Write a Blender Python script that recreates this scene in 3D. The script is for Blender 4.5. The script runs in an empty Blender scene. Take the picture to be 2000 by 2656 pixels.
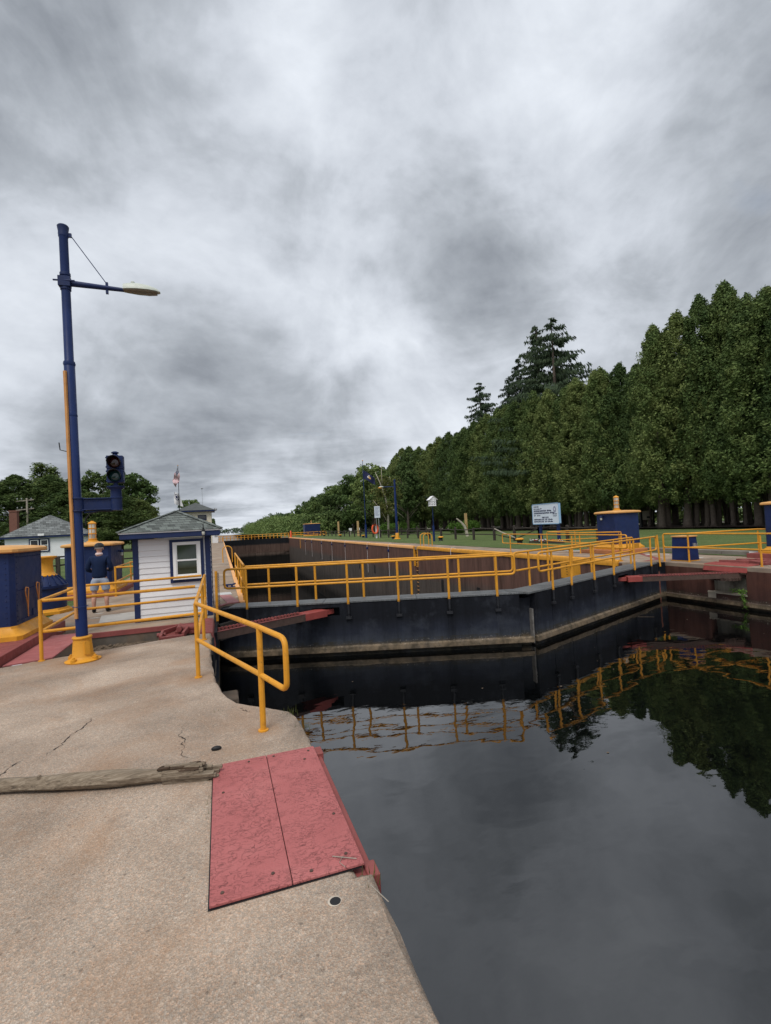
import bpy, math, random
import numpy as np
from mathutils import Vector, Matrix
R = math.radians
sc = bpy.context.scene
COL = sc.collection

# ---------------------------------------------------------------- camera
F_PX, YAW, PITCH, ROLL, EYE = 1262.72, R(18.848), R(1.52), R(2.908), 1.8
cam = bpy.data.objects.new('camera', bpy.data.cameras.new('camera'))
COL.objects.link(cam)
fw = Vector((math.sin(YAW)*math.cos(PITCH), math.cos(YAW)*math.cos(PITCH), math.sin(PITCH)))
rt = Vector((math.cos(YAW), -math.sin(YAW), 0)); up = rt.cross(fw)
c_, s_ = math.cos(ROLL), math.sin(ROLL)
rt, up = c_*rt - s_*up, s_*rt + c_*up
cam.matrix_world = Matrix(((rt.x, up.x, -fw.x, 0), (rt.y, up.y, -fw.y, 0), (rt.z, up.z, -fw.z, EYE), (0, 0, 0, 1)))
cam.data.sensor_fit = 'VERTICAL'; cam.data.sensor_height = 24.0
cam.data.lens = 24.0*F_PX/2656
cam.data.clip_start = 0.05; cam.data.clip_end = 6000
sc.camera = cam

# ---------------------------------------------------------------- sky and sun
SUN_EL, SUN_AZ = R(58), R(215)          # azimuth clockwise from +Y (up the lock)
world = bpy.data.worlds.new('World'); sc.world = world; world.use_nodes = True
nt = world.node_tree; nt.nodes.clear()
def N(t, typ, **kw):
    n = t.nodes.new(typ)
    for k, v in kw.items(): setattr(n, k, v)
    return n
def math_(t, op, a, b=None):
    n = N(t, 'ShaderNodeMath', operation=op)
    for i, x in enumerate((a, b)):
        if x is None: continue
        if isinstance(x, (int, float)): n.inputs[i].default_value = x
        else: t.links.new(x, n.inputs[i])
    return n.outputs[0]
def ramp(t, fac, stops, interp='LINEAR'):
    n = N(t, 'ShaderNodeValToRGB'); n.color_ramp.interpolation = interp
    e = n.color_ramp.elements
    while len(e) < len(stops): e.new(0.5)
    for k, (p, c) in enumerate(stops):
        e[k].position = p; e[k].color = (c, c, c, 1) if isinstance(c, (int, float)) else (*c, 1)
    t.links.new(fac, n.inputs[0]); return n.outputs[0]
def noise(t, vec, scale, detail=4, rough=.5, dist=0., out=0):
    n = N(t, 'ShaderNodeTexNoise'); n.inputs['Scale'].default_value = scale
    n.inputs['Detail'].default_value = detail; n.inputs['Roughness'].default_value = rough
    n.inputs['Distortion'].default_value = dist
    if vec is not None: t.links.new(vec, n.inputs['Vector'])
    return n.outputs[out]
def mixc(t, fac, a, b, mode='MIX'):
    n = N(t, 'ShaderNodeMix', data_type='RGBA', blend_type=mode)
    for i, x in ((0, fac), (6, a), (7, b)):
        if isinstance(x, (int, float)): n.inputs[i].default_value = x if i == 0 else (x, x, x, 1)
        elif isinstance(x, tuple): n.inputs[i].default_value = (*x, 1)
        else: t.links.new(x, n.inputs[i])
    return n.outputs[2]

sky = N(nt, 'ShaderNodeTexSky', sky_type='NISHITA'); sky.sun_disc = False
sky.sun_elevation = SUN_EL; sky.sun_rotation = SUN_AZ
tc = N(nt, 'ShaderNodeTexCoord'); dirv = tc.outputs['Generated']
sep = N(nt, 'ShaderNodeSeparateXYZ'); nt.links.new(dirv, sep.inputs[0])
zz = math_(nt, 'ADD', math_(nt, 'MAXIMUM', sep.outputs[2], 0.0), 0.09)
cmb = N(nt, 'ShaderNodeCombineXYZ')
nt.links.new(math_(nt, 'DIVIDE', sep.outputs[0], zz), cmb.inputs[0])
nt.links.new(math_(nt, 'DIVIDE', sep.outputs[1], zz), cmb.inputs[1])
plane = cmb.outputs[0]                                   # the cloud deck seen as a flat layer
sq = N(nt, 'ShaderNodeVectorMath', operation='MULTIPLY'); nt.links.new(dirv, sq.inputs[0]); sq.inputs[1].default_value = (1, 1, 1.35)
n1 = noise(nt, sq.outputs[0], 2.3, 9, .56, .25)
n4 = noise(nt, sq.outputs[0], 6.5, 7, .6, .5)
n2 = noise(nt, plane, 3.2, 6, .6, .35)
n3 = noise(nt, plane, .45, 3, .5, .3)
wv = N(nt, 'ShaderNodeVectorMath', operation='MULTIPLY_ADD')   # ragged edges for the big cloud masses
nt.links.new(noise(nt, dirv, 3.0, 5, .58, .4, out=1), wv.inputs[0])
wv.inputs[1].default_value = (.36,)*3; nt.links.new(dirv, wv.inputs[2])
wsub = N(nt, 'ShaderNodeVectorMath', operation='SUBTRACT'); nt.links.new(wv.outputs[0], wsub.inputs[0]); wsub.inputs[1].default_value = (.18,)*3
wdir = N(nt, 'ShaderNodeVectorMath', operation='NORMALIZE'); nt.links.new(wsub.outputs[0], wdir.inputs[0])
def azel(px, py):                                        # bearing of a cloud mass
    return (fw + rt*((px*1.2-1000)/F_PX) + up*((1328-py*1.2)/F_PX)).normalized()
CLOUD_MASSES = [  # x, y, size, strength
    (1030, 500, 185, -.42), (1620, 330, 340, -.42), (130, 250, 270, -.42), (760, 480, 130, -.14), (560, 880, 230, -.22), (330, 910, 200, -.24),
    (700, 950, 160, -.17), (180, 1000, 170, -.14), (940, 20, 170, -.26), (520, 480, 200, -.04), (900, 860, 90, -.10),
    (1130, 190, 190, .36), (640, 310, 190, .18), (110, 620, 200, .16), (840, 740, 110, .20), (1300, 560, 160, .26), (480, 600, 200, .05), (600, 1030, 120, .22), (360, 760, 180, -.08)]
acc = None
for (px, py, rad, amp) in CLOUD_MASSES:
    d = azel(px, py); s = (rad*1.2/F_PX)**2/2
    dp = N(nt, 'ShaderNodeVectorMath', operation='DOT_PRODUCT'); nt.links.new(wdir.outputs[0], dp.inputs[0]); dp.inputs[1].default_value = d
    g = math_(nt, 'MULTIPLY', math_(nt, 'EXPONENT', math_(nt, 'DIVIDE', math_(nt, 'SUBTRACT', dp.outputs['Value'], 1.0), s)), amp)
    acc = g if acc is None else math_(nt, 'ADD', acc, g)
def cen(o, k): return math_(nt, 'MULTIPLY', math_(nt, 'SUBTRACT', o, .5), k)
n5 = math_(nt, 'MULTIPLY', math_(nt, 'SUBTRACT', .10, math_(nt, 'ABSOLUTE', math_(nt, 'SUBTRACT', noise(nt, sq.outputs[0], 3.4, 7, .55, .4), .5))), 1.1)
low = ramp(nt, sep.outputs[2], [(.03, 1.), (.30, 0.)])
n5 = math_(nt, 'ADD', n5, math_(nt, 'MULTIPLY', low, math_(nt, 'SUBTRACT', cen(noise(nt, plane, .75, 7, .6, .4), 1.5), .05)))
val = math_(nt, 'ADD', n5, math_(nt, 'ADD', math_(nt, 'ADD', math_(nt, 'ADD', cen(n1, 1.10), cen(n2, .14)), math_(nt, 'ADD', cen(n3, .20), cen(n4, .36))), math_(nt, 'ADD', acc, .555)))
cloud = ramp(nt, val, [(.05, (1.75, 1.91, 2.16)), (.26, (2.65, 2.86, 3.16)), (.46, (3.75, 4.0, 4.4)), (.70, (4.75, 5.03, 5.45)), (.98, (5.8, 6.0, 6.3))])
gap = ramp(nt, noise(nt, plane, .8, 5, .6, .5), [(.60, 0.0), (.78, .30)])
mixn = mixc(nt, gap, cloud, sky.outputs[0])
bg = N(nt, 'ShaderNodeBackground'); bg.inputs[1].default_value = 0.10
nt.links.new(mixn, bg.inputs[0])
wo = N(nt, 'ShaderNodeOutputWorld'); nt.links.new(bg.outputs[0], wo.inputs[0])

sun = bpy.data.objects.new('sun', bpy.data.lights.new('sun', 'SUN')); COL.objects.link(sun)
sun.data.energy = 1.4; sun.data.angle = R(24); sun.data.color = (1, .96, .9)
sd = Vector((math.sin(SUN_AZ)*math.cos(SUN_EL), math.cos(SUN_AZ)*math.cos(SUN_EL), math.sin(SUN_EL)))
sun.rotation_euler = (-sd).to_track_quat('-Z', 'Y').to_euler()
sun.location = (0, -20, 40)
sc.view_settings.view_transform = 'Standard'; sc.view_settings.look = 'None'
sc.view_settings.exposure = 0.75; sc.view_settings.gamma = 1.0
sc.cycles.max_bounces = 6; sc.cycles.transparent_max_bounces = 8

# ---------------------------------------------------------------- mesh helpers
WLOC = {}
def wl(o): return WLOC.get(o.name, Vector((0, 0, 0)))
def tag(o, label=None, cat=None, group=None, kind=None):
    if label: o['label'] = label
    if cat: o['category'] = cat
    if group: o['group'] = group
    if kind: o['kind'] = kind
    return o
def thing(name, label, cat, loc=(0, 0, 0), group=None):
    o = bpy.data.objects.new(name, None); COL.objects.link(o); o.location = loc
    o.empty_display_size = .2; WLOC[o.name] = Vector(loc)
    return tag(o, label, cat, group)
class MB:
    def __init__(s): s.v = []; s.f = []
    def add(s, vs, fs):
        b = len(s.v); s.v += [tuple(v) for v in vs]; s.f += [tuple(b+i for i in f) for f in fs]; return s
    def box(s, x0, x1, y0, y1, z0, z1):
        return s.add([(x0,y0,z0),(x1,y0,z0),(x1,y1,z0),(x0,y1,z0),(x0,y0,z1),(x1,y0,z1),(x1,y1,z1),(x0,y1,z1)],
                     [(0,3,2,1),(4,5,6,7),(0,1,5,4),(1,2,6,5),(2,3,7,6),(3,0,4,7)])
    def hexa(s, bot, top):
        return s.add(list(bot)+list(top), [(0,3,2,1),(4,5,6,7),(0,1,5,4),(1,2,6,5),(2,3,7,6),(3,0,4,7)])
    def frustum(s, x0, x1, y0, y1, z0, z1, inset):
        i = inset
        return s.hexa([(x0,y0,z0),(x1,y0,z0),(x1,y1,z0),(x0,y1,z0)], [(x0+i,y0+i,z1),(x1-i,y0+i,z1),(x1-i,y1-i,z1),(x0+i,y1-i,z1)])
    def bar(s, p, q, w, h, upv=(0, 0, 1)):               # square bar from p to q
        p, q = Vector(p), Vector(q); d = (q-p).normalized(); u = Vector(upv)
        a = d.cross(u); a = a.normalized() if a.length > 1e-5 else Vector((1, 0, 0)); b = a.cross(d)
        a *= w/2; b *= h/2
        return s.hexa([p-a-b, p+a-b, q+a-b, q-a-b], [p-a+b, p+a+b, q+a+b, q-a+b])
    def tube(s, pts, r, n=10, closed=False):
        pts = [Vector(p) for p in pts]; m = len(pts); rs = r if isinstance(r, (list, tuple)) else [r]*m
        rings = []; prev = None
        for i, p in enumerate(pts):
            if closed: d = pts[(i+1) % m]-pts[i-1]
            else: d = pts[min(i+1, m-1)]-pts[max(i-1, 0)]
            d.normalize()
            if prev is None:
                a = d.cross(Vector((0, 0, 1)));
                if a.length < 1e-3: a = d.cross(Vector((0, 1, 0)))
            else: a = prev-d*prev.dot(d)
            a.normalize(); prev = a; b = d.cross(a)
            rings.append([p+(a*math.cos(2*math.pi*k/n)+b*math.sin(2*math.pi*k/n))*rs[i] for k in range(n)])
        vs = [v for rg in rings for v in rg]; fs = []
        for i in range(m if closed else m-1):
            j = (i+1) % m
            fs += [(i*n+k, i*n+(k+1) % n, j*n+(k+1) % n, j*n+k) for k in range(n)]
        if not closed: fs += [tuple(range(n-1, -1, -1)), tuple((m-1)*n+k for k in range(n))]
        return s.add(vs, fs)
    def lathe(s, x, y, prof, n=24):
        vs = [(x+r*math.cos(2*math.pi*k/n), y+r*math.sin(2*math.pi*k/n), z) for r, z in prof for k in range(n)]; m = len(prof)
        fs = [(i*n+k, i*n+(k+1) % n, (i+1)*n+(k+1) % n, (i+1)*n+k) for i in range(m-1) for k in range(n)]
        fs += [tuple(range(n-1, -1, -1)), tuple((m-1)*n+k for k in range(n))]
        return s.add(vs, fs)
    def prism(s, poly, z0, z1):
        n = len(poly)
        return s.add([(x, y, z0) for x, y in poly]+[(x, y, z1) for x, y in poly],
                     [tuple(range(n-1, -1, -1)), tuple(range(n, 2*n))]+[(k, (k+1) % n, n+(k+1) % n, n+k) for k in range(n)])
    def sheet(s, poly, z): return s.add([(x, y, z) for x, y in poly], [tuple(range(len(poly)))])
    def ball(s, c, rx, ry=None, rz=None, n=12, m=8):
        ry = ry or rx; rz = rz or rx
        vs = [(c[0], c[1], c[2]-rz)]
        for i in range(1, m):
            t = math.pi*i/m-math.pi/2
            vs += [(c[0]+rx*math.cos(t)*math.cos(2*math.pi*k/n), c[1]+ry*math.cos(t)*math.sin(2*math.pi*k/n), c[2]+rz*math.sin(t)) for k in range(n)]
        vs.append((c[0], c[1], c[2]+rz)); L = len(vs)-1
        fs = [(0, 1+(k+1) % n, 1+k) for k in range(n)]
        for i in range(m-2): fs += [(1+i*n+k, 1+i*n+(k+1) % n, 1+(i+1)*n+(k+1) % n, 1+(i+1)*n+k) for k in range(n)]
        fs += [(L, 1+(m-2)*n+k, 1+(m-2)*n+(k+1) % n) for k in range(n)]
        return s.add(vs, fs)
    def build(s, name, mat, parent=None, bevel=0., smooth=True, label=None, cat=None, group=None, kind=None, loc=None):
        o0 = Vector(loc) if loc is not None else Vector((0, 0, 0)); base = o0
        if parent is not None and loc is None: base = wl(parent)
        me = bpy.data.meshes.new(name)
        me.from_pydata([(v[0]-base.x, v[1]-base.y, v[2]-base.z) for v in s.v], [], s.f); me.update()
        o = bpy.data.objects.new(name, me); COL.objects.link(o)
        if mat: me.materials.append(mat)
        if parent is not None: o.parent = parent; WLOC[o.name] = base
        else: o.location = o0; WLOC[o.name] = o0
        if smooth:
            me.polygons.foreach_set('use_smooth', [True]*len(me.polygons)); me.set_sharp_from_angle(angle=R(35))
        if bevel:
            b = o.modifiers.new('bevel', 'BEVEL'); b.width = bevel; b.segments = 2; b.limit_method = 'ANGLE'; b.angle_limit = R(40)
        return tag(o, label, cat, group, kind)
def fillet(pts, r, n=5):
    pts = [Vector(p) for p in pts]; out = [pts[0]]
    for a, b, c in zip(pts, pts[1:], pts[2:]):
        d1 = (a-b); d2 = (c-b); k = min(r, d1.length*.45, d2.length*.45); p, q = b+d1.normalized()*k, b+d2.normalized()*k
        for i in range(n+1):
            t = i/n; out.append((1-t)**2*p+2*t*(1-t)*b+t*t*q)
    out.append(pts[-1]); return out
def copy_tree(o, loc, label=None):
    def rec(a, par):
        c = a.copy(); COL.objects.link(c)
        if par is not None: c.parent = par
        for ch in [x for x in KIDS.get(a.name, [])]: rec(ch, c)
        return c
    KIDS = {}
    for x in bpy.data.objects:
        if x.parent: KIDS.setdefault(x.parent.name, []).append(x)
    r = rec(o, None); r.location = loc
    if label: r['label'] = label
    return r
def text(body, size, mat, parent, origin, xdir, ydir, name='lettering', align='LEFT', bold=0.):
    cu = bpy.data.curves.new(name, 'FONT'); cu.body = body; cu.size = size; cu.align_x = align; cu.extrude = .002; cu.offset = bold
    t = bpy.data.objects.new(name, cu); COL.objects.link(t)
    dg = bpy.context.evaluated_depsgraph_get(); me = bpy.data.meshes.new_from_object(t.evaluated_get(dg))
    bpy.data.objects.remove(t)
    x, y = Vector(xdir).normalized(), Vector(ydir).normalized(); z = x.cross(y)
    M = Matrix(((x.x, y.x, z.x, origin[0]), (x.y, y.y, z.y, origin[1]), (x.z, y.z, z.z, origin[2]), (0, 0, 0, 1)))
    me.transform(Matrix.Translation(-wl(parent)) @ M)
    me.materials.clear(); me.materials.append(mat)
    o = bpy.data.objects.new(name, me); COL.objects.link(o); o.parent = parent; return o

# ---------------------------------------------------------------- materials
def newmat(name):
    m = bpy.data.materials.new(name); m.use_nodes = True; t = m.node_tree; t.nodes.clear()
    p = N(t, 'ShaderNodeBsdfPrincipled'); o = N(t, 'ShaderNodeOutputMaterial'); t.links.new(p.outputs[0], o.inputs[0])
    return m, t, p
def pos(t): return N(t, 'ShaderNodeNewGeometry').outputs['Position']
def bump(t, p, h, strength, dist=.01):
    b = N(t, 'ShaderNodeBump'); b.inputs['Strength'].default_value = strength; b.inputs['Distance'].default_value = dist
    t.links.new(h, b.inputs['Height']); t.links.new(b.outputs[0], p.inputs['Normal'])
def paint(name, col, rough=.45, var=.22, vs=2.5, dirt=(.05, .04, .03), damt=.35, ds=7., bmp=.12, bs=60., spec=.35, metal=0., chips=0., chipc=(.07, .03, .015)):
    """weathered paint: colour drift, grime specks, fine surface texture"""
    m, t, p = newmat(name); P = pos(t)
    n = ramp(t, noise(t, P, vs, 5, .6), [(.25, 1-var), (.75, 1+var*.6)])
    c = mixc(t, 1.0, col, n, 'MULTIPLY')
    d = ramp(t, noise(t, P, ds, 8, .7), [(.56, 0.), (.74, damt)])
    c = mixc(t, d, c, dirt)
    if chips:
        k = math_(t, 'MULTIPLY', ramp(t, noise(t, P, 48, 4, .65), [(.635, 0.), (.66, 1.)]), ramp(t, noise(t, P, 2.6, 4, .6), [(.42, 0.), (.62, chips)])); c = mixc(t, k, c, chipc)
    t.links.new(c, p.inputs['Base Color'])
    rr = ramp(t, noise(t, P, vs*3, 4), [(.3, rough*.8), (.7, min(1, rough*1.3))]); t.links.new(rr, p.inputs['Roughness'])
    p.inputs['Specular IOR Level'].default_value = spec; p.inputs['Metallic'].default_value = metal
    bump(t, p, noise(t, P, bs, 4, .6), bmp, .004)
    return m
YEL = paint('yellow paint', (.62, .275, .02), .5, .2, 3, (.22, .09, .02), .6, 9, .2, 40, chips=.9)
YELF = paint('pinkish yellow paint', (.72, .36, .13), .6, .15, 1.2, (.30, .16, .08), .5, 5)  # same yellow, its pinkish fading with distance put into the colour
YELT = paint('weathered yellow lid paint', (.62, .32, .10), .55, .2, 2, (.35, .22, .12), .5, 4)
NAVY = paint('navy paint', (.007, .022, .10), .42, .25, 2, (.02, .03, .06), .3, 8, spec=.25, chips=.5, chipc=(.06, .065, .08))
NAVYW = paint('scuffed navy steel', (.009, .021, .082), .5, .35, 2, (.05, .055, .08), .4, 9, spec=.25, chips=.6, chipc=(.07, .07, .085))
TRIM = paint('navy trim board', (.009, .022, .085), .5, .2, 4, (.06, .06, .09), .25, 12)
WHITE = paint('white siding paint', (.74, .74, .75), .6, .05, 1.6, (.40, .38, .36), .22, 5, .06)
WHITE2 = paint('white window paint', (.80, .80, .79), .4, .05, 3, (.5, .48, .45), .2, 9, .04)
CREAM = paint('cream wall paint', (.62, .58, .47), .7, .08, .6, (.4, .36, .28), .3, 1.5, .05)
REDP = paint('red oxide paint', (.235, .062, .056), .6, .25, 4, (.10, .04, .033), .6, 7, .4, chips=.7)
REDB = paint('bright red oxide paint', (.27, .05, .042), .55, .2, 5, (.13, .05, .04), .5, 12, .3, chips=.6)
RUSTB = paint('dark rusted steel', (.075, .045, .035), .7, .35, 6, (.03, .02, .018), .7, 14, .4)
WOOD = paint('weathered fence wood', (.045, .036, .030), .9, .35, 5, (.02, .017, .015), .6, 10, .5)
WOODL = paint('pale split wood', (.33, .29, .24), .9, .25, 5, (.14, .11, .09), .6, 10, .5)
POSTW = paint('tan timber post', (.46, .31, .14), .8, .2, 3, (.2, .13, .07), .5, 8, .3)
CONDUIT = paint('orange conduit paint', (.50, .235, .075), .55, .25, 4, (.25, .11, .05), .6, 7)
ORANGE = paint('orange plastic', (.72, .10, .03), .5, .1)
BLACK = paint('black paint', (.010, .010, .011), .5, .2)
BLACKS = paint('black rubber', (.012, .012, .013), .75, .2)
STEEL = paint('galvanised steel', (.36, .37, .38), .45, .15, 6, (.2, .18, .16), .4, 12, .1, metal=.4)
BRICK = paint('brick red', (.17, .075, .055), .85, .25, 8, (.07, .04, .03), .6, 14, .5)
DIRT = paint('dry debris', (.13, .095, .065), .95, .35, 9, (.04, .03, .024), .8, 22, 1.0, 40)
INK = paint('dark sign lettering', (.03, .035, .09), .6, .1)
INKB = paint('black lettering', (.012, .012, .014), .6, .1)
SIGNW = paint('sign board face', (.60, .66, .74), .5, .06, 1.5, (.42, .45, .5), .3, 5, .05)
SEAL = paint('printed seal', (.30, .32, .42), .6, .3, 14)
LAMPG = paint('lamp housing grey green', (.50, .53, .47), .4, .1)
LENS = paint('amber lamp refractor', (.16, .135, .095), .2, .3, 12, spec=.6)
SOIL = paint('needle litter', (.055, .036, .026), .95, .4, 1.5, (.02, .016, .012), .6, 4, .6, 20)
PATHM = paint('pale gravel path', (.36, .33, .29), .95, .15, 1, (.2, .18, .15), .4, 3, .4, 30)

def cen2(t, o, k): return math_(t, 'MULTIPLY', math_(t, 'SUBTRACT', o, .5), k)
def concrete(name, cols, agg=True, rust=.5, dark=.5):
    m, t, p = newmat(name); P = pos(t)
    c = ramp(t, noise(t, P, 1.1, 7, .62, .4), [(.28, cols[0]), (.5, cols[1]), (.72, cols[2])])
    if agg:
        def pebbles(scale, lo, hi):
            v = N(t, 'ShaderNodeTexVoronoi'); v.inputs['Scale'].default_value = scale; t.links.new(P, v.inputs['Vector'])
            s2 = N(t, 'ShaderNodeSeparateColor'); t.links.new(v.outputs['Color'], s2.inputs[0])
            return v, s2, ramp(t, s2.outputs[0], [(0., lo), (.35, .8), (.7, 1.0), (1., hi)])
        v1, s1, g1 = pebbles(135., .5, 1.5); v2, s2, g2 = pebbles(70., .72, 1.25)
        c = mixc(t, .50, c, g1, 'MULTIPLY'); c = mixc(t, .32, c, g2, 'MULTIPLY')
        tint = ramp(t, s1.outputs[1], [(0., (1.10, .95, .86)), (.5, (1, 1, .98)), (1., (.92, .98, 1.03))])
        c = mixc(t, .8, c, tint, 'MULTIPLY')
        v3 = N(t, 'ShaderNodeTexVoronoi'); v3.inputs['Scale'].default_value = 26.; t.links.new(P, v3.inputs['Vector']); s3 = N(t, 'ShaderNodeSeparateColor'); t.links.new(v3.outputs['Color'], s3.inputs[0])
        near = ramp(t, v3.outputs['Distance'], [(.16, 1.), (.26, 0.)])
        c = mixc(t, math_(t, 'MULTIPLY', near, ramp(t, s3.outputs[0], [(.90, 0.), (.93, .55)])), c, (.56, .48, .40))
        c = mixc(t, math_(t, 'MULTIPLY', near, ramp(t, s3.outputs[1], [(.88, 0.), (.92, .55)])), c, (.10, .08, .065))
        sp = ramp(t, noise(t, P, 260, 2, .7), [(.35, .62), (.5, 1.), (.68, 1.35)]); c = mixc(t, .45, c, sp, 'MULTIPLY')
    big = ramp(t, noise(t, P, .55, 5, .65, .5), [(.36, .78), (.6, 1.08)]); c = mixc(t, 1., c, big, 'MULTIPLY')
    r = ramp(t, noise(t, P, .9, 6, .68, .8), [(.50, 0.), (.66, rust)]); c = mixc(t, r, c, (.33, .175, .085))
    dk = ramp(t, noise(t, P, 2.3, 8, .72, .2), [(.58, 0.), (.76, dark)]); c = mixc(t, dk, c, (.10, .09, .085))
    if agg:                                              # rust stains round the steel feet, algae and grime on the worn rim
        for (x, y, rad, k) in ((-2.02, 8.47, .75, .6), (-.33, 6.65, .42, .6), (.30, 4.60, .22, .5), (-.33, 8.94, .3, .5), (-2.64, 8.77, .3, .5), (.05, 4.3, .3, .25)):
            d = N(t, 'ShaderNodeVectorMath', operation='DISTANCE'); t.links.new(P, d.inputs[0]); d.inputs[1].default_value = (x, y, 0)
            m_ = math_(t, 'MULTIPLY', ramp(t, math_(t, 'ADD', math_(t, 'DIVIDE', d.outputs['Value'], rad), cen2(t, noise(t, P, 7, 5, .65), .9)), [(.15, k), (1., 0.)]), 1.0); c = mixc(t, m_, c, (.27, .15, .075))
        sx = N(t, 'ShaderNodeSeparateXYZ'); t.links.new(P, sx.inputs[0])
        ed = ramp(t, math_(t, 'ADD', sx.outputs[0], cen2(t, noise(t, P, 4.5, 7, .7), .55)), [(.45, 0.), (.68, .5)])
        ed = math_(t, 'MULTIPLY', ed, ramp(t, noise(t, P, 11, 6, .7), [(.35, .2), (.6, 1.)])); c = mixc(t, ed, c, (.105, .09, .075))
    t.links.new(c, p.inputs['Base Color']); p.inputs['Roughness'].default_value = .92; p.inputs['Specular IOR Level'].default_value = .2
    h = noise(t, P, 75 if agg else 25, 6, .7)
    if agg: h = math_(t, 'ADD', h, math_(t, 'MULTIPLY', v1.outputs['Distance'], .9))
    bump(t, p, h, .55, .006)
    return m
CONC = concrete('aggregate concrete', [(.315, .245, .190), (.395, .312, .245), (.455, .37, .297)], rust=.34, dark=.5)
CONC2 = concrete('walkway concrete', [(.20, .15, .115), (.27, .21, .16), (.34, .275, .215)], agg=False, rust=.35)
CONCD = concrete('dark concrete', [(.06, .05, .042), (.10, .085, .07), (.17, .145, .12)], agg=False, rust=.2, dark=.8)  # darker than the walkway mix; used for the pit and pier
CONCG = concrete('kerb concrete', [(.15, .135, .115), (.20, .18, .155), (.26, .235, .20)], agg=False, rust=.1)

def plate_mat():
    m, t, p = newmat('flaking red plate paint'); P = pos(t)
    c = ramp(t, noise(t, P, 2.2, 5, .6), [(.3, (.335, .098, .095)), (.55, (.385, .119, .115)), (.75, (.42, .145, .138))])
    w = N(t, 'ShaderNodeMapping'); w.inputs['Scale'].default_value = (1, 1.5, 1); t.links.new(P, w.inputs[0])
    rid = math_(t, 'ABSOLUTE', math_(t, 'SUBTRACT', noise(t, w.outputs[0], 17, 5, .55, 1.2), .5))
    patch = ramp(t, noise(t, P, 4.5, 6, .65), [(.40, 0.), (.56, 1.)])
    seg = ramp(t, noise(t, P, 24, 3, .6), [(.46, 0.), (.54, 1.)])
    crack = math_(t, 'MULTIPLY', math_(t, 'MULTIPLY', ramp(t, rid, [(.004, 1.), (.016, 0.)]), patch), seg)
    c = mixc(t, math_(t, 'MULTIPLY', crack, .6), c, (.08, .025, .025))
    rub = ramp(t, noise(t, P, 1.3, 4, .6), [(.62, 0.), (.74, .5)]); c = mixc(t, rub, c, (.36, .06, .05))
    t.links.new(c, p.inputs['Base Color']); p.inputs['Roughness'].default_value = .62; p.inputs['Specular IOR Level'].default_value = .25
    ck = N(t, 'ShaderNodeTexChecker'); ck.inputs['Scale'].default_value = 62.; t.links.new(P, ck.inputs['Vector'])
    h = math_(t, 'ADD', math_(t, 'MULTIPLY', ck.outputs['Fac'], .22), math_(t, 'MULTIPLY', noise(t, P, 45, 6, .7), .6))
    flake = math_(t, 'MULTIPLY', math_(t, 'MULTIPLY', ramp(t, rid, [(.0, 1.), (.03, 0.)]), patch), 1.2)
    bump(t, p, math_(t, 'ADD', h, flake), .6, .014)
    return m
PLATE = plate_mat()

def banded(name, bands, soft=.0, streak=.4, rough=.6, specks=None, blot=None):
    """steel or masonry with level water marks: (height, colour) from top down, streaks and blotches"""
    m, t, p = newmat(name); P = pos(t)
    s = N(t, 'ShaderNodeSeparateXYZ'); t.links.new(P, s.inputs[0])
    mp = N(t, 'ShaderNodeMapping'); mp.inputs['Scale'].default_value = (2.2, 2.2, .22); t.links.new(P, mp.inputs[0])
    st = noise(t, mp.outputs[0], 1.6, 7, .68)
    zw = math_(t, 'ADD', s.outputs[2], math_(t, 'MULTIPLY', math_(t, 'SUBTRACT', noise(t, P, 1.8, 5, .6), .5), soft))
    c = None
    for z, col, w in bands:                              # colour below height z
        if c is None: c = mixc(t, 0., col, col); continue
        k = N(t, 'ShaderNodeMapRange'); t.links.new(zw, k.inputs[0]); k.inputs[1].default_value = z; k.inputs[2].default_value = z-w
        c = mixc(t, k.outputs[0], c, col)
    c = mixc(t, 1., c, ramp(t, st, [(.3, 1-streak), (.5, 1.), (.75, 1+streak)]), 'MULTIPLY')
    if blot:
        b = ramp(t, noise(t, P, blot[1], 7, .7), [(.5, 0.), (.72, blot[2])]); c = mixc(t, b, c, blot[0])
    if specks:
        z0, z1 = specks
        k = math_(t, 'MULTIPLY', math_(t, 'LESS_THAN', s.outputs[2], z0), math_(t, 'GREATER_THAN', s.outputs[2], z1))
        f = math_(t, 'MULTIPLY', k, ramp(t, noise(t, P, 34, 3, .7), [(.60, 0.), (.68, .8)])); c = mixc(t, f, c, (.42, .38, .32))
    if specks:                                           # uneven scum and algae along the waterline
        kk = math_(t, 'MULTIPLY', math_(t, 'LESS_THAN', s.outputs[2], -.95), ramp(t, noise(t, P, 5., 7, .72), [(.42, 0.), (.62, .75)])); c = mixc(t, kk, c, (.035, .030, .020))
    t.links.new(c, p.inputs['Base Color'])
    p.inputs['Roughness'].default_value = rough; p.inputs['Specular IOR Level'].default_value = .14
    bump(t, p, noise(t, P, 16, 6, .7), .35, .01)
    return m
BLKC = (.0075, .0085, .012); TAN = (.15, .112, .074)
GATE = banded('black gate steel', [(9, BLKC, 1), (-.45, (.016, .019, .029), .30), (-.78, (.034, .039, .050), .2), (-1.0, (.075, .06, .047), .06), (-1.05, TAN, .02), (-1.15, (.12, .088, .058), .05), (-1.20, (.02, .016, .012), .02), (-1.24, (.006, .006, .006), .02)],
              .03, .5, .62, (-.99, -1.09), ((.065, .073, .09), 1.7, .38))
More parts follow.
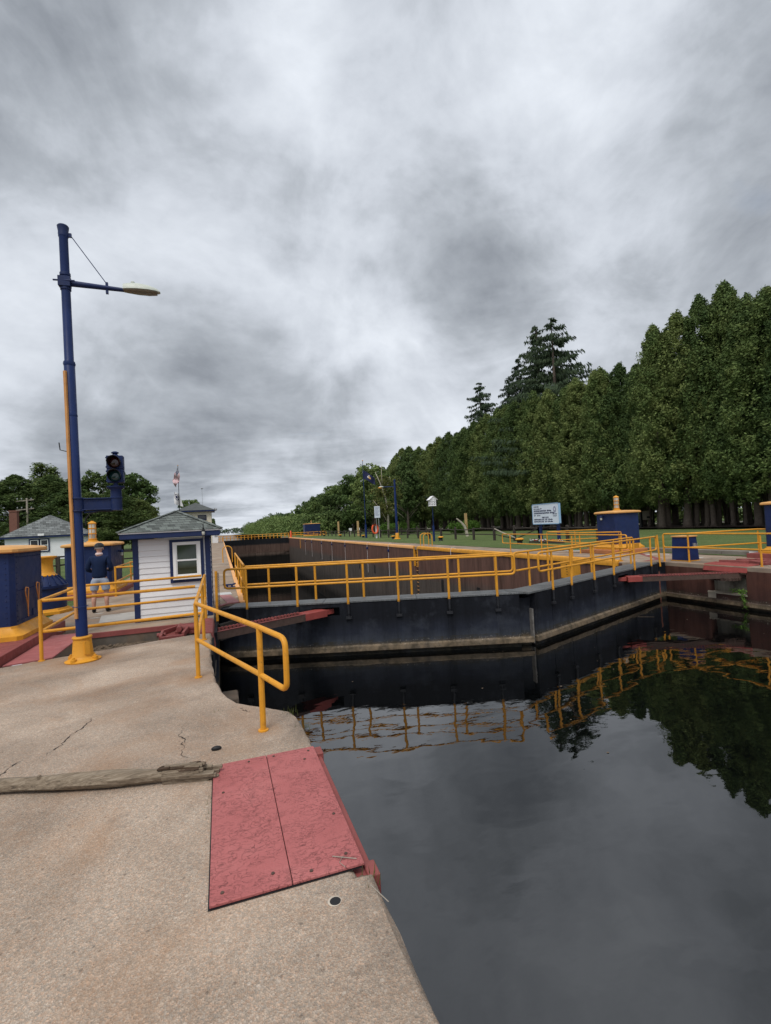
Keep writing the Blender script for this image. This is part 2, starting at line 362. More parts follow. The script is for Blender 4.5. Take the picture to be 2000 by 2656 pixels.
RUSTW = banded('rusty wall plate', [(9, (.075, .034, .026), 1), (-.5, (.050, .025, .022), .5), (-.98, (.07, .05, .04), .12), (-1.07, TAN, .06), (-1.19, (.05, .037, .026), .05), (-1.235, (.006, .006, .006), .03)],
               .07, .45, .7, (-.99, -1.09), ((.11, .045, .03), 3.0, .4))
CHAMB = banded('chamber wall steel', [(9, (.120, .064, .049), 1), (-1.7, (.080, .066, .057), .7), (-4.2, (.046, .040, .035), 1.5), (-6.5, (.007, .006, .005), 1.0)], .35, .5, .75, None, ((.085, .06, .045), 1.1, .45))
FARG = banded('far gate steel', [(9, (.008, .009, .011), 1), (-1.15, (.075, .048, .038), .35), (-3.1, (.085, .062, .05), .3), (-3.6, (.008, .007, .006), .5)], .25, .45, .75)
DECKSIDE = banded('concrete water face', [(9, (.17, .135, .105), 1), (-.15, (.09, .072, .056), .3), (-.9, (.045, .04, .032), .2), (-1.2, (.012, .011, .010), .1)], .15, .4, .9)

def grate():
    m, t, p = newmat('checkered grey walkway plate'); P = pos(t)
    mp = N(t, 'ShaderNodeMapping'); mp.inputs['Rotation'].default_value = (0, 0, R(35)); t.links.new(P, mp.inputs[0])
    ck = N(t, 'ShaderNodeTexChecker'); ck.inputs['Scale'].default_value = 26.; t.links.new(mp.outputs[0], ck.inputs['Vector'])
    c = ramp(t, noise(t, P, 3, 5, .6), [(.3, (.085, .09, .093)), (.7, (.15, .157, .16))])
    c = mixc(t, math_(t, 'MULTIPLY', ck.outputs['Fac'], .5), c, (.05, .052, .054)); t.links.new(c, p.inputs['Base Color'])
    p.inputs['Roughness'].default_value = .55; bump(t, p, ck.outputs['Fac'], .5, .006); return m
GRATE = grate()
def grass():
    m, t, p = newmat('mown grass'); P = pos(t)
    c = ramp(t, noise(t, P, .25, 6, .65), [(.3, (.070, .102, .034)), (.5, (.092, .128, .044)), (.7, (.125, .152, .06))])
    f = ramp(t, noise(t, P, 9, 8, .75), [(.3, .6), (.55, 1.05), (.75, 1.4)]); c = mixc(t, 1., c, f, 'MULTIPLY')
    dry = ramp(t, noise(t, P, .6, 6, .7), [(.60, 0.), (.75, .4)]); c = mixc(t, dry, c, (.15, .13, .055))
    t.links.new(c, p.inputs['Base Color']); p.inputs['Roughness'].default_value = .9; p.inputs['Specular IOR Level'].default_value = .1
    bump(t, p, noise(t, P, 22, 8, .75), .9, .05); return m
GRASS = grass()
def water(name, col, wave, ior=1.9, rough=.012):
    m, t, p = newmat(name); P = pos(t)
    p.inputs['Base Color'].default_value = (*col, 1); p.inputs['Roughness'].default_value = rough; p.inputs['IOR'].default_value = ior
    mp = N(t, 'ShaderNodeMapping'); mp.inputs['Scale'].default_value = (1., 1.6, 1); mp.inputs['Rotation'].default_value = (0, 0, R(-18)); t.links.new(P, mp.inputs[0])
    k = ramp(t, noise(t, P, .28, 3, .5), [(.40, .25), (.62, 1.)])
    h = math_(t, 'ADD', math_(t, 'MULTIPLY', noise(t, mp.outputs[0], 1.0, 2, .4, .3), 1.), math_(t, 'MULTIPLY', noise(t, mp.outputs[0], 4.5, 3, .5, .4), math_(t, 'MULTIPLY', k, .16)))
    bump(t, p, h, wave, .05); return m
WATER = water('dark canal water', (.0015, .0018, .002), .16)
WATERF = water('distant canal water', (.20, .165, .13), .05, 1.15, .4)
def shingle(name, col, rows):
    m, t, p = newmat(name); P = pos(t)
    s = N(t, 'ShaderNodeSeparateXYZ'); t.links.new(P, s.inputs[0]); cb = N(t, 'ShaderNodeCombineXYZ')
    t.links.new(math_(t, 'ADD', s.outputs[0], math_(t, 'MULTIPLY', s.outputs[1], .35)), cb.inputs[0]); t.links.new(s.outputs[2], cb.inputs[1])
    b = N(t, 'ShaderNodeTexBrick'); b.inputs['Scale'].default_value = rows; b.inputs['Mortar Size'].default_value = .035; b.inputs['Brick Width'].default_value = 1.1; b.inputs['Row Height'].default_value = .42
    b.inputs['Color1'].default_value = (*[x*.6 for x in col], 1); b.inputs['Color2'].default_value = (*[x*1.45 for x in col], 1); b.inputs['Mortar'].default_value = (*[x*.3 for x in col], 1)
    t.links.new(cb.outputs[0], b.inputs['Vector'])
    c = mixc(t, .8, b.outputs['Color'], ramp(t, noise(t, P, 60, 4, .7), [(.3, .65), (.7, 1.35)]), 'MULTIPLY')
    t.links.new(c, p.inputs['Base Color']); p.inputs['Roughness'].default_value = .9
    bump(t, p, b.outputs['Fac'], -.8, .02); return m
SHING = shingle('grey green shingles', (.11, .125, .115), 8.)
SHINGF = shingle('weathered grey shingles', (.135, .145, .145), 2.2)
def glass(name, col):
    m, t, p = newmat(name); P = pos(t)
    c = ramp(t, noise(t, P, 3., 3), [(.35, tuple(x*.5 for x in col)), (.65, col)]); t.links.new(c, p.inputs['Base Color'])
    p.inputs['Roughness'].default_value = .06; p.inputs['Specular IOR Level'].default_value = .6; return m
PANE = glass('window glass with painted view', (.030, .045, .026)); PANEF = glass('dim window glass', (.02, .022, .026))  # booth pane: dim interior and green lawn view put into its colour
REDL = glass('dark red signal lens', (.05, .008, .008)); GRNL = glass('dark green signal lens', (.008, .05, .055)); CLEAR = glass('frosted lantern glass', (.50, .50, .44))
def leafmat(name, a, b, c):
    m, t, p = newmat(name); P = pos(t)
    oi = N(t, 'ShaderNodeObjectInfo'); ge = N(t, 'ShaderNodeTexCoord')
    n = noise(t, P, .75, 5, .65)
    f = math_(t, 'ADD', n, math_(t, 'MULTIPLY', math_(t, 'SUBTRACT', oi.outputs['Random'], .5), .34))
    col = ramp(t, f, [(.30, a), (.5, b), (.70, c)])
    f2 = ramp(t, noise(t, P, 6., 4, .65), [(.3, .55), (.7, 1.5)]); col = mixc(t, 1., col, f2, 'MULTIPLY')
    t.links.new(col, p.inputs['Base Color']); p.inputs['Roughness'].default_value = .75; p.inputs['Specular IOR Level'].default_value = .15
    tr = N(t, 'ShaderNodeBsdfTranslucent'); t.links.new(col, tr.inputs[0]); mx = N(t, 'ShaderNodeMixShader'); mx.inputs[0].default_value = .22
    t.links.new(p.outputs[0], mx.inputs[1]); t.links.new(tr.outputs[0], mx.inputs[2])
    t.links.new(mx.outputs[0], [x for x in t.nodes if x.type == 'OUTPUT_MATERIAL'][0].inputs[0]); return m
L_CED = leafmat('cedar foliage', (.056, .092, .031), (.098, .142, .044), (.165, .20, .066))
L_SPR = leafmat('spruce foliage', (.026, .042, .026), (.040, .062, .034), (.06, .085, .044))
L_DEC = leafmat('leafy foliage', (.065, .108, .034), (.108, .162, .052), (.165, .215, .07))
L_DECD = leafmat('dark leafy foliage', (.045, .078, .027), (.075, .115, .037), (.11, .152, .05))
L_YEL = leafmat('sparse yellowish foliage', (.07, .085, .025), (.11, .12, .035), (.16, .15, .05))
L_BR = leafmat('bright shrub foliage', (.06, .12, .02), (.09, .17, .03), (.13, .22, .045))
L_FAR = leafmat('far wood foliage', (.045, .078, .038), (.066, .105, .05), (.092, .135, .06))
BARK = paint('cedar bark', (.095, .074, .059), .95, .35, 4, (.02, .017, .014), .7, 9, .8, 25)
BARKP = paint('pale bark', (.42, .38, .31), .9, .25, 5, (.12, .10, .08), .6, 10, .5, 25)
SKIN = paint('skin', (.50, .27, .20), .6, .1, 8, (.4, .2, .15), .2, 20, .05)
SWEAT = paint('navy sweater', (.012, .022, .058), .9, .25, 9, (.02, .03, .07), .4, 25, .4, 120, .1)
SHORT = paint('pale grey blue shorts', (.33, .37, .45), .9, .15, 8, (.22, .25, .32), .4, 18, .3, 90, .1)
SOCK = paint('white cloth', (.66, .62, .62), .9, .1)
print('materials done')

# ================================================================ SETTING
WZ, CZ = -1.30, -8.6                       # canal level here, level in the emptied chamber
DECK = [(.69, -9), (.69, 2.50), (.60, 2.52), (.60, 4.06), (.66, 4.08), (.66, 4.45), (.645, 4.8), (.60, 4.98), (.48, 5.11), (.31, 5.27), (.11, 5.49), (.02, 5.72), (-.05, 6.0),
        (-.11, 6.4), (-.15, 6.85), (-.19, 7.5), (-.21, 8.25), (-.22, 9.50), (-.40, 9.54), (-.59, 9.52), (-1.04, 9.40), (-1.30, 9.30), (-1.9, 9.08), (-2.27, 8.98), (-2.58, 8.86), (-3.1, 8.66), (-4.2, 8.4), (-14, 8.4), (-14, -9)]
def offset_poly(poly, d):
    n = len(poly); out = []
    for i in range(n):
        a, b, c = Vector(poly[i-1]), Vector(poly[i]), Vector(poly[(i+1) % n])
        n1 = Vector(((b-a).y, -(b-a).x)).normalized(); n2 = Vector(((c-b).y, -(c-b).x)).normalized()
        m = (n1+n2); m = m/max(m.length_squared, .4)*1.0*2/2
        out.append((b.x-m.x*d, b.y-m.y*d))
    return out
def refine(poly, step, rng, amp):
    out = []
    for i in range(len(poly)):
        a, b = Vector(poly[i]), Vector(poly[(i+1) % len(poly)]); k = max(1, min(60, int((b-a).length/step)))
        for j in range(k):
            q = a.lerp(b, j/k); out.append((q.x+rng.gauss(0, amp), q.y+rng.gauss(0, amp)))
    return out
rng = random.Random(4)
op = refine(DECK, .09, rng, .004)
rings = [(offset_poly(op, .075), 0.), (offset_poly(op, .035), -.010), (offset_poly(op, .010), -.032), (op, -.075), (op, -.30), (op, -2.6)]
mb = MB(); n = len(op)
for poly, z in rings: mb.v += [(x+(rng.gauss(0, .006) if -.2 < z < 0 else 0), y+(rng.gauss(0, .006) if -.2 < z < 0 else 0), z+(rng.gauss(0, .005) if -.2 < z < 0 else 0)) for x, y in poly]
mb.f.append(tuple(range(n)) if True else ())
for i in range(len(rings)-1): mb.f += [((i+1)*n+k, (i+1)*n+(k+1) % n, i*n+(k+1) % n, i*n+k) for k in range(n)]
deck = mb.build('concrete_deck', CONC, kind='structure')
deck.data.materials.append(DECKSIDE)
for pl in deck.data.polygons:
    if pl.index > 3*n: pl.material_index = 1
import bmesh
bm = bmesh.new(); bm.from_mesh(deck.data); bmesh.ops.recalc_face_normals(bm, faces=bm.faces); bm.to_mesh(deck.data); bm.free()
# cracks in the slab: thin dark crevices
def crack(pts, w, seed):
    r = random.Random(seed); P = [Vector(p) for p in pts]; fine = []
    for a, b in zip(P, P[1:]):
        for j in range(7): fine.append(a.lerp(b, j/7)+Vector((r.gauss(0, .012), r.gauss(0, .012))))
    fine.append(P[-1]); vs = []; fs = []
    for i, q in enumerate(fine):
        d = fine[min(i+1, len(fine)-1)]-fine[max(i-1, 0)]; nrm = Vector((-d.y, d.x)).normalized()
        k = w*.62*(.25+abs(r.gauss(0, .7)))*math.sin(math.pi*min(.97, max(.03, i/(len(fine)-1))))
        vs += [(q.x+nrm.x*k, q.y+nrm.y*k, .0035), (q.x-nrm.x*k, q.y-nrm.y*k, .0035)]
        if i: fs.append((2*i-2, 2*i-1, 2*i+1, 2*i))
    MB().add(vs, fs).build('crack', paint('crack shadowed soil', (.03, .024, .02), .95), deck)
crack([(-1.28, 5.75), (-1.30, 5.55), (-1.38, 5.30), (-1.42, 5.05), (-1.50, 4.85)], .010, 1)
crack([(-1.62, 4.95), (-1.68, 4.72), (-1.72, 4.5)], .007, 2)
crack([(-.40, 5.05), (-.42, 4.85), (-.36, 4.7), (-.37, 4.5), (-.33, 4.30)], .006, 3)
crack([(.12, 5.30), (.16, 5.2), (.21, 5.12)], .006, 6)
# drilled hole with its broken collar in front of the plates
mb = MB(); mb.lathe(.455, 2.375, [(.027, .003), (.025, .0045), (.001, .0045)], 20); mb.build('drill_hole', BLACK, deck)
mb = MB(); mb.lathe(.452, 2.378, [(.034, .0015), (.031, .0030), (.001, .0032)], 20); mb.build('hole_collar', concrete('pale collar mortar', [(.40, .34, .27), (.46, .40, .33), (.5, .45, .38)], False, .1, .2), deck)
# dark worn lower corner of the edge
# pit between deck and booth slab, with debris floor
mb = MB(); mb.sheet([(-3.1, 8.3), (-.16, 8.9), (-.16, 11.2), (-3.1, 11.2)], -.62)
mb.build('pit_floor', CONCD, kind='structure')
mb = MB(); r = random.Random(8)
for _ in range(700):
    x = r.uniform(-2.5, -.6); y = 10.70-abs(r.gauss(0, .34)); s = r.uniform(.015, .055)
    mb.ball((x, y, -.44+.35*(y-10.2)+r.uniform(0, .02)), s, s*r.uniform(.7, 1.3), s*.6, 6, 4)
mb.hexa([(-2.6, 9.6, -.60), (-.5, 9.6, -.60), (-.5, 10.72, -.60), (-2.6, 10.72, -.60)], [(-2.6, 9.6, -.58), (-.5, 9.6, -.58), (-.5, 10.72, -.26), (-2.6, 10.72, -.26)])
mb.build('debris', DIRT, kind='stuff', label='dry leaves and broken stone lying in the machinery pit', cat='debris')
# left lock-side walkway
LW = [(.52, 13.05), (.50, 14), (.55, 60), (.68, 117), (.68, 135), (-3.95, 135), (-3.95, 11.98), (-3.0, 11.98), (-2.62, 10.76), (-.20, 10.76), (-.20, 12.55), (.05, 12.95)]
mb = MB(); mb.prism(LW, -9.5, 0.0); mb.build('walkway', CONC2, kind='structure', smooth=False)
mb = MB()
for poly in ([(-2.72, 13.1), (-2.0, 13.3), (-1.85, 12.1), (-2.55, 12.0)],): mb.sheet(poly, .004)
mb.build('concrete_patch', concrete('pale repair concrete', [(.36, .34, .31), (.42, .40, .37), (.47, .45, .42)], False, .1, .2), kind='structure')
mb = MB(); mb.box(-2.62, -.2, 10.715, 10.757, -.62, -.085); mb.build('pit_wall', CONCD, kind='structure')
# land left and right, far ground
mb = MB(); mb.sheet([(-900, -200), (-3.95, -200), (-3.95, 135), (-10, 160), (-60, 400), (-400, 2500), (-900, 2500)], -.02); mb.build('lawn', GRASS, kind='structure')
mb = MB(); mb.sheet([(17.9, -200), (900, -200), (900, 2500), (60, 2500), (26, 900), (19, 420), (17, 160), (16.4, 135), (16.4, 24.3), (16.8, 21.0), (17.9, 19.4)], .02); mb.build('lawn', GRASS, kind='structure')
mb = MB(); mb.sheet([(18.3, -60), (40, -60), (40, 20.5), (20.6, 20.5), (18.3, 19)], .16); mb.build('grass_bank', GRASS, kind='structure')
mb = MB(); mb.sheet([(40, -20), (47, -20), (47, 135), (41, 135)], .185); mb.build('bare_soil', SOIL, kind='structure')
mb = MB(); mb.sheet([(51, -20), (55, -20), (56, 135), (53, 135)], .20); mb.build('path', PATHM, kind='structure')
# right bank: concrete apron with the pit opening, wall face with recess
mb = MB(); mb.prism([(14.88, -60), (18.2, -60), (18.2, 18.95), (17.0, 20.9), (16.6, 24.3), (16.6, 135), (15.55, 135), (15.45, 119), (13.92, 14.2), (14.15, 13.9), (14.55, 13.45), (14.88, 13.3)], -.24, 0)
mb.build('apron', CONC2, kind='structure', bevel=.02)
# water
mb = MB(); mb.sheet([(.5, -60), (15.2, -60), (15.2, 13.4), (7, 11.2), (-.3, 13.4), (-.3, 5)], WZ); mb.build('water', WATER, kind='structure')
mb = MB(); mb.sheet([(.3, 12), (7, 10), (15, 12), (16, 119), (.3, 119)], CZ); mb.build('water', WATER, kind='structure')
mb = MB(); mb.sheet([(.5, 120), (15.6, 120), (30, 160), (70, 420), (420, 2500), (-400, 2500), (-60, 400), (-10, 160)], -7.5); mb.build('canal_water', WATERF, kind='structure')

mb = MB(); r = random.Random(14)
for k in range(30):
    x, y = (r.uniform(1, 14), r.uniform(5, 11.5)) if k < 22 else (r.uniform(7.5, 14.2), 0)
    if k >= 22: y = 10.14+(x-7.16)*.412-r.uniform(.05, .35)
    if y > 10.0+abs(x-7.1)*.33: continue
    w = r.uniform(.008, .02); a = r.uniform(0, 6.28); mb.add([(x+w*r.uniform(.6, 1.6)*math.cos(a+b), y+w*math.sin(a+b), WZ+.005) for b in [2*math.pi*j/6 for j in range(6)]], [tuple(range(6))])
mb.add([(11.6, 11.35, WZ+.006), (11.95, 11.1, WZ+.006), (11.96, 11.12, WZ+.006), (11.61, 11.38, WZ+.006)], [(0, 1, 2, 3)])
mb.build('floating_leaves', DIRT, kind='stuff', label='small leaves and twigs floating on the dark water', cat='leaves')
# ---- right lock wall (a thing: steel-faced wall, coping roll, ladder recess, gauge boards, mooring cables)
rw = thing('lock_wall', 'long rust brown lock chamber wall with a yellow rounded coping along its top edge', 'lock wall', (13.9, 14, 0))
def wx(y): return 13.9+.0147*(y-15)
mb = MB(); ys = [14.2, 34.6, 35.3, 119]
mb.hexa([(wx(14.2), 14.2, -9.5), (wx(14.2)+1, 14.2, -9.5), (wx(34.5)+1, 34.5, -9.5), (wx(34.5), 34.5, -9.5)], [(wx(14.2), 14.2, -.05), (wx(14.2)+1, 14.2, -.05), (wx(34.5)+1, 34.5, -.05), (wx(34.5), 34.5, -.05)])
mb.hexa([(wx(35.2), 35.2, -9.5), (wx(35.2)+1, 35.2, -9.5), (wx(119)+1, 119, -9.5), (wx(119), 119, -9.5)], [(wx(35.2), 35.2, -.05), (wx(35.2)+1, 35.2, -.05), (wx(119)+1, 119, -.05), (wx(119), 119, -.05)])
mb.hexa([(wx(34.5)+.4, 34.5, -9.5), (wx(34.5)+1, 34.5, -9.5), (wx(35.2)+1, 35.2, -9.5), (wx(35.2)+.4, 35.2, -9.5)], [(wx(34.5)+.4, 34.5, -.3), (wx(34.5)+1, 34.5, -.3), (wx(35.2)+1, 35.2, -.3), (wx(35.2)+.4, 35.2, -.3)])
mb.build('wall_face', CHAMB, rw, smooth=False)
mb = MB(); y = 17.5
while y < 117:                                           # vertical plate seams
    mb.box(wx(y)-.018, wx(y)+.02, y-.03, y+.03, -8.4, -.12); y += 5.2 if y < 60 else 9
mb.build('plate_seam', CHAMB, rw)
mb = MB(); r = random.Random(3)
for y in (88, 95, 76, 68, 52, 46, 30, 25): mb.box(wx(y)-.012, wx(y)+.02, y, y+.35, -2.9, -2.1)
mb.build('weep_slot', BLACK, rw)
for a, b in ((14.35, 34.4), (35.3, 117.5)):
    mb = MB(); pts = []
    prof = [(-.045, -.16), (-.05, -.05), (-.02, .03), (.05, .065), (.16, .06), (.24, .02), (.25, -.03)]
    for y in (a, b): pts.append([(wx(y)+x, y, z) for x, z in prof])
    k = len(prof); mb.v += pts[0]+pts[1]; mb.f += [(i, i+1, k+i+1, k+i) for i in range(k-1)]+[tuple(range(k)), tuple(range(2*k-1, k-1, -1))]
    mb.build('coping', YEL if a < 20 else YELF, rw)
mb = MB()
mb.box(wx(34.4)-.03, wx(34.4)+.1, 34.42, 34.56, -1.5, .02); mb.box(wx(35.2)-.03, wx(35.2)+.1, 35.16, 35.3, -1.5, .02); mb.box(wx(98)-.04, wx(98)+.05, 97.8, 98.2, -2, -.1)
mb.build('ladder_guard', YEL, rw)
mb = MB(); z = -.35
while z > -8: mb.tube([(wx(34.5)+.14, 34.5, z), (wx(34.5)+.14, 35.2, z)], .02, 6); z -= .3
mb.build('ladder_rung', YELF, rw)
for y0, y1 in ((16.42, 16.98), (17.02, 17.62)):
    mb = MB(); mb.box(wx(y0)-.03, wx(y0)+.03, y0, y1, -.86, -.10); g = mb.build('gauge_board', YEL, rw)
    if y0 > 17:
        mb = MB()
        for z, w in ((-.30, .07), (-.42, .04), (-.50, .07), (-.60, .05), (-.72, .06)): mb.box(wx(y0)-.034, wx(y0)-.028, y0+.18, y0+.18+w, z, z+.035)
        mb.build('gauge_mark', INKB, g)
for y in (28.5, 41.4, 48.4, 58.5, 66.5, 74.3, 83.6, 90.9):
    mb = MB(); x = wx(y)-.07
    mb.tube([(wx(y)+.3, y, .05), (wx(y)+.02, y, .12), (x, y, -.05), (x, y, -.6 if y == 28.5 else -3.0)], .014, 6); c = mb.build('mooring_cable', SOCK, rw)
    mb = MB(); mb.lathe(x, y, [(.03, -.62), (.09, -.58), (.09, -.42), (.03, -.38)], 10); mb.build('float', NAVY, c)

# ---- right recess wall beside the water
rr = thing('recess_wall', 'rusty steel faced wall under the right apron with a broken concrete pocket', 'wall', (14.87, 5, 0))
mb = MB(); X = 14.87
mb.box(X, X+.6, -60, 10.42, -3, -.14); mb.box(X, X+.6, 11.62, 13.42, -3, -.14); mb.box(X, X+.6, 10.42, 11.62, -3, -.88)
mb.build('steel_face', RUSTW, rr, smooth=False)
mb = MB(); mb.hexa([(X-.07, -60, -1.20), (X, -60, -1.20), (X, 13.2, -1.20), (X-.07, 13.2, -1.20)], [(X-.05, -60, -1.09), (X-.001, -60, -1.055), (X-.001, 13.2, -1.055), (X-.05, 13.2, -1.09)]); mb.build('rubbing_strip', RUSTW, rr, smooth=False, bevel=.008)
mb = MB(); mb.box(X+.25, X+1.6, 10.42, 11.62, -.88, -.13); mb.build('pocket_back', banded('pale broken concrete', [(9, (.19, .175, .145), 1), (-.7, (.13, .115, .09), .2)], .2, .6, .95, None, ((.05, .042, .035), 3, .9)), rr)
mb = MB(); mb.box(X-.012, X+.01, 11.40, 11.66, -1.13, -.84); mb.box(X-.025, X+.3, 10.42, 11.66, -.90, -.86); mb.build('pocket_sill', concrete('chalky concrete', [(.2, .17, .14), (.28, .25, .2), (.34, .3, .26)], False, .3, .5), rr)
mb = MB(); mb.box(14.15, 14.86, 13.30, 13.46, -3, -.1); mb.box(14.55, 14.85, 13.2, 13.3, -3, -.02); mb.build('hollow_quoin', GATE, rr)
mb = MB(); mb.box(14.46, 14.56, 13.18, 13.30, -2, -.32); mb.build('rusty_strip', paint('scabby red rust', (.17, .065, .045), .9, .4, 12, (.04, .02, .015), .8, 18, .8), rr)
# ---- left recess wall (gate pocket)
lw = thing('recess_wall', 'dark wet wall of the gate pocket below the near concrete edge', 'wall', (-.2, 9, 0))
mb = MB(); mb.box(-.55, -.13, 10.0, 12.7, -3, -.10); mb.box(-.6, -.18, 8.2, 10.0, -3, -.10); mb.build('wall_face', GATE, lw, smooth=False)
mb = MB(); mb.box(-.15, .16, 7.35, 7.75, -3, -.55); mb.build('pier_block', CONCD, lw, bevel=.03)
mb = MB()
for z in (-.35, -.6): mb.bar((-.12, 11.9, z), (.25, 12.3, z), .1, .12)
mb.build('timber', WOOD, lw)
# ---- kerb on the right bank
kb = MB(); y = -8.
while y < 19.2:
    kb.box(18.16, 18.5, y+.006, y+1.794, -.05, .17); y += 1.8
kerb = kb.build('kerb', CONCG, bevel=.012, kind='structure')
mb = MB(); mb.hexa([(18.145, 11.95, .02), (18.158, 11.95, .02), (18.158, 12.55, .02), (18.145, 12.55, .02)], [(18.145, 11.95, .165), (18.158, 11.95, .165), (18.158, 12.55, .165), (18.145, 12.55, .165)])
mb.build('white_paint_patch', WHITE, kerb)
mb = MB(); mb.sheet([(14.62, 13.75), (15.6, 13.95), (17.4, 16.6), (17.2, 16.7), (15.45, 14.12), (14.5, 13.9)], .004); mb.build('red_line', REDP, kind='structure')
print('setting done')

# ================================================================ GATES
SOCKM = paint('dull black iron', (.016, .017, .021), .45, .3, 9, (.10, .09, .085), .5, 20)
def gate_leaf(name, label, A, B, back, slot, fposts, bposts, loops, trans_end):
    """A, B: hinge and mitre ends of the face towards us"""
    t = thing(name, label, 'lock gate', (A[0], A[1], 0), 'mitre gate leaves at this end of the lock')
    A, B = Vector((*A, 0)), Vector((*B, 0)); u = (B-A).normalized(); L = (B-A).length
    nrm = Vector((-u.y, u.x, 0)); nrm = nrm if nrm.y > 0 else -nrm
    def pt(a, d, z): q = A+u*a+nrm*d; return (q.x, q.y, z)
    def blk(mb, a0, a1, d0, d1, z0, z1):
        mb.hexa([pt(a0, d0, z0), pt(a1, d0, z0), pt(a1, d1, z0), pt(a0, d1, z0)], [pt(a0, d0, z1), pt(a1, d0, z1), pt(a1, d1, z1), pt(a0, d1, z1)])
    s0, s1, zt, zb = slot; mb = MB(); e = L-trans_end
    blk(mb, 0, e, .28, .62, -9.3, -.035)
    blk(mb, 0, s0, 0, .28, -9.3, -.035); blk(mb, s1, e, 0, .28, -9.3, -.035); blk(mb, s0, s1, 0, .28, -9.3, zb); blk(mb, s0, s1, 0, .28, zt, -.035)
    blk(mb, e, L, .16, .62, -9.3, -.16)
    g = mb.build('panel', GATE, t, smooth=False)
    mb = MB(); mb.hexa([pt(0, -.075, -1.20), pt(L, -.075, -1.20), pt(L, 0, -1.20), pt(0, 0, -1.20)], [pt(0, -.055, -1.09), pt(L, -.055, -1.09), pt(L, -.001, -1.055), pt(0, -.001, -1.055)]); mb.build('rubbing_strip', GATE, g, smooth=False, bevel=.008)
    for a in fposts:
        mb = MB(); blk(mb, a-.035, a+.035, -.010, 0, -1.05, -.43); mb.build('seam_rib', GATE, g, smooth=False)
    mb = MB(); q = pt(.02, .31, 0); mb.lathe(q[0], q[1], [(.32, -9.3), (.32, -.04)], 20); mb.build('quoin_post', GATE, g)
    mb = MB(); k = 0.05
    while k < L-.3:
        a1 = min(k+2.28, L+(.25 if trans_end < .2 else -.12)); blk(mb, k, a1-.012, -.015, .64, -.033, .007 if trans_end < .2 else 0.0); k += 2.28
    mb.build('walkway_plate', GRATE, t)
    mb = MB()
    for a in fposts: mb = MB(); mb.tube([pt(a, -.035, -.02), pt(a, -.035, -.30)], .030, 8); blk(mb, a-.07, a+.07, -.06, 0, -.42, -.36); mb.tube([pt(a, -.03, -.3), pt(a, -.03, -.40)], .02, 6); mb.build('post_socket', SOCKM, g)
    for posts, d, (l0, l1) in ((fposts, -.035, loops[0]), (bposts, .60, loops[1])):
        mb = MB(); H = .92; mb.tube(fillet([pt((l0+l1)/2, d, H), pt(l1, d, H), pt(l1, d, .46), pt((l0+l1)/2, d, .46)], .10), .027, 9)
        mb.tube(fillet([pt((l0+l1)/2, d, H), pt(l0, d, H), pt(l0, d, .46), pt((l0+l1)/2, d, .46)], .10), .027, 9)
        rl = mb.build('railing', YEL, t)
        for a in posts:
            mb = MB(); mb.tube([pt(a, d, -.06), pt(a, d, .915)], .030, 9); mb.build('post', YEL, rl)
    return t, pt
GL, ptL = gate_leaf('gate_leaf', 'black lock gate leaf on the left, crossed by the red toothed strut near its hinge', (.08, 12.46), (7.08, 10.12), 0, (2.05, 2.72, -.13, -.34),
    [.5, 1.72, 2.94, 4.16, 5.38, 6.55], [.9, 2.08, 3.30, 4.52, 5.74, 6.68], [(-.02, 7.0), (.25, 7.12)], .30)
GR, ptR = gate_leaf('gate_leaf', 'black lock gate leaf on the right, meeting its twin at a blunt point', (14.42, 13.13), (7.16, 10.14), 0, (2.45, 3.15, -.13, -.34),
    [.62, 1.98, 3.5, 4.75, 6.05, 7.0], [.7, 2.0, 3.6, 4.8, 6.1, 7.05], [(.12, 7.62), (.45, 7.72)], .04)
mb = MB(); mb.box(7.105, 7.14, 10.16, 10.3, -1.25, -.42); mb.build('seal_strip', paint('pale seal strip', (.15, .14, .13), .8, .5, 8), GL)
# caution plate on the right railing
mb = MB(); p1, p2 = Vector(ptR(.72, .5, .62)), Vector(ptR(.2, .5, .62)); mb.bar(p1, p2, .02, .17); mb.build('yellow_plate', YEL, GR)

def strut(label, p, q, cut):
    t = thing('gate_strut', label, 'strut', p, 'rack struts working the gates'); p, q = Vector(p), Vector(q); d = (q-p).normalized(); sd = Vector((-d.y, d.x, 0))
    mb = MB(); w = .15; m_ = p.lerp(q, cut)
    for s in (-1, 1): mb.bar(p+sd*w*s-Vector((0, 0, .08)), m_+sd*w*s-Vector((0, 0, .08)), .03, .16)
    mb.bar(p-Vector((0, 0, .10)), m_-Vector((0, 0, .10)), .3, .02); mb.build('channel', RUSTB, t)
    mb = MB(); mb.bar(m_-Vector((0, 0, .08)), q-Vector((0, 0, .08)), .34, .165); mb.bar(q-Vector((0, 0, .08)), q+d*.28-Vector((0, 0, .08)), .14, .12)
    mb.build('end_block', REDB, t, bevel=.01)
    mb = MB(); L = (m_-p).length; k = .02
    while k < L:
        a = p+d*k; mb.hexa([a+sd*.10+Vector((0, 0, -.03)), a+d*.05+sd*.10+Vector((0, 0, -.03)), a+d*.05+sd*.165+Vector((0, 0, -.03)), a+sd*.165+Vector((0, 0, -.03))],
                           [a+d*.012+sd*.10+Vector((0, 0, .022)), a+d*.038+sd*.10+Vector((0, 0, .022)), a+d*.038+sd*.165+Vector((0, 0, .022)), a+d*.012+sd*.165+Vector((0, 0, .022))]); k += .085
    for s in (-1, 1): mb.bar(p+sd*w*s+Vector((0, 0, .003)), m_+sd*w*s+Vector((0, 0, .003)), .045, .012)
    k = .3
    while k < L: a = p+d*k; mb.bar(a-sd*.15-Vector((0, 0, .02)), a+sd*.15-Vector((0, 0, .02)), .03, .03); k += .75
    mb.build('rack', REDP, t)
    return t
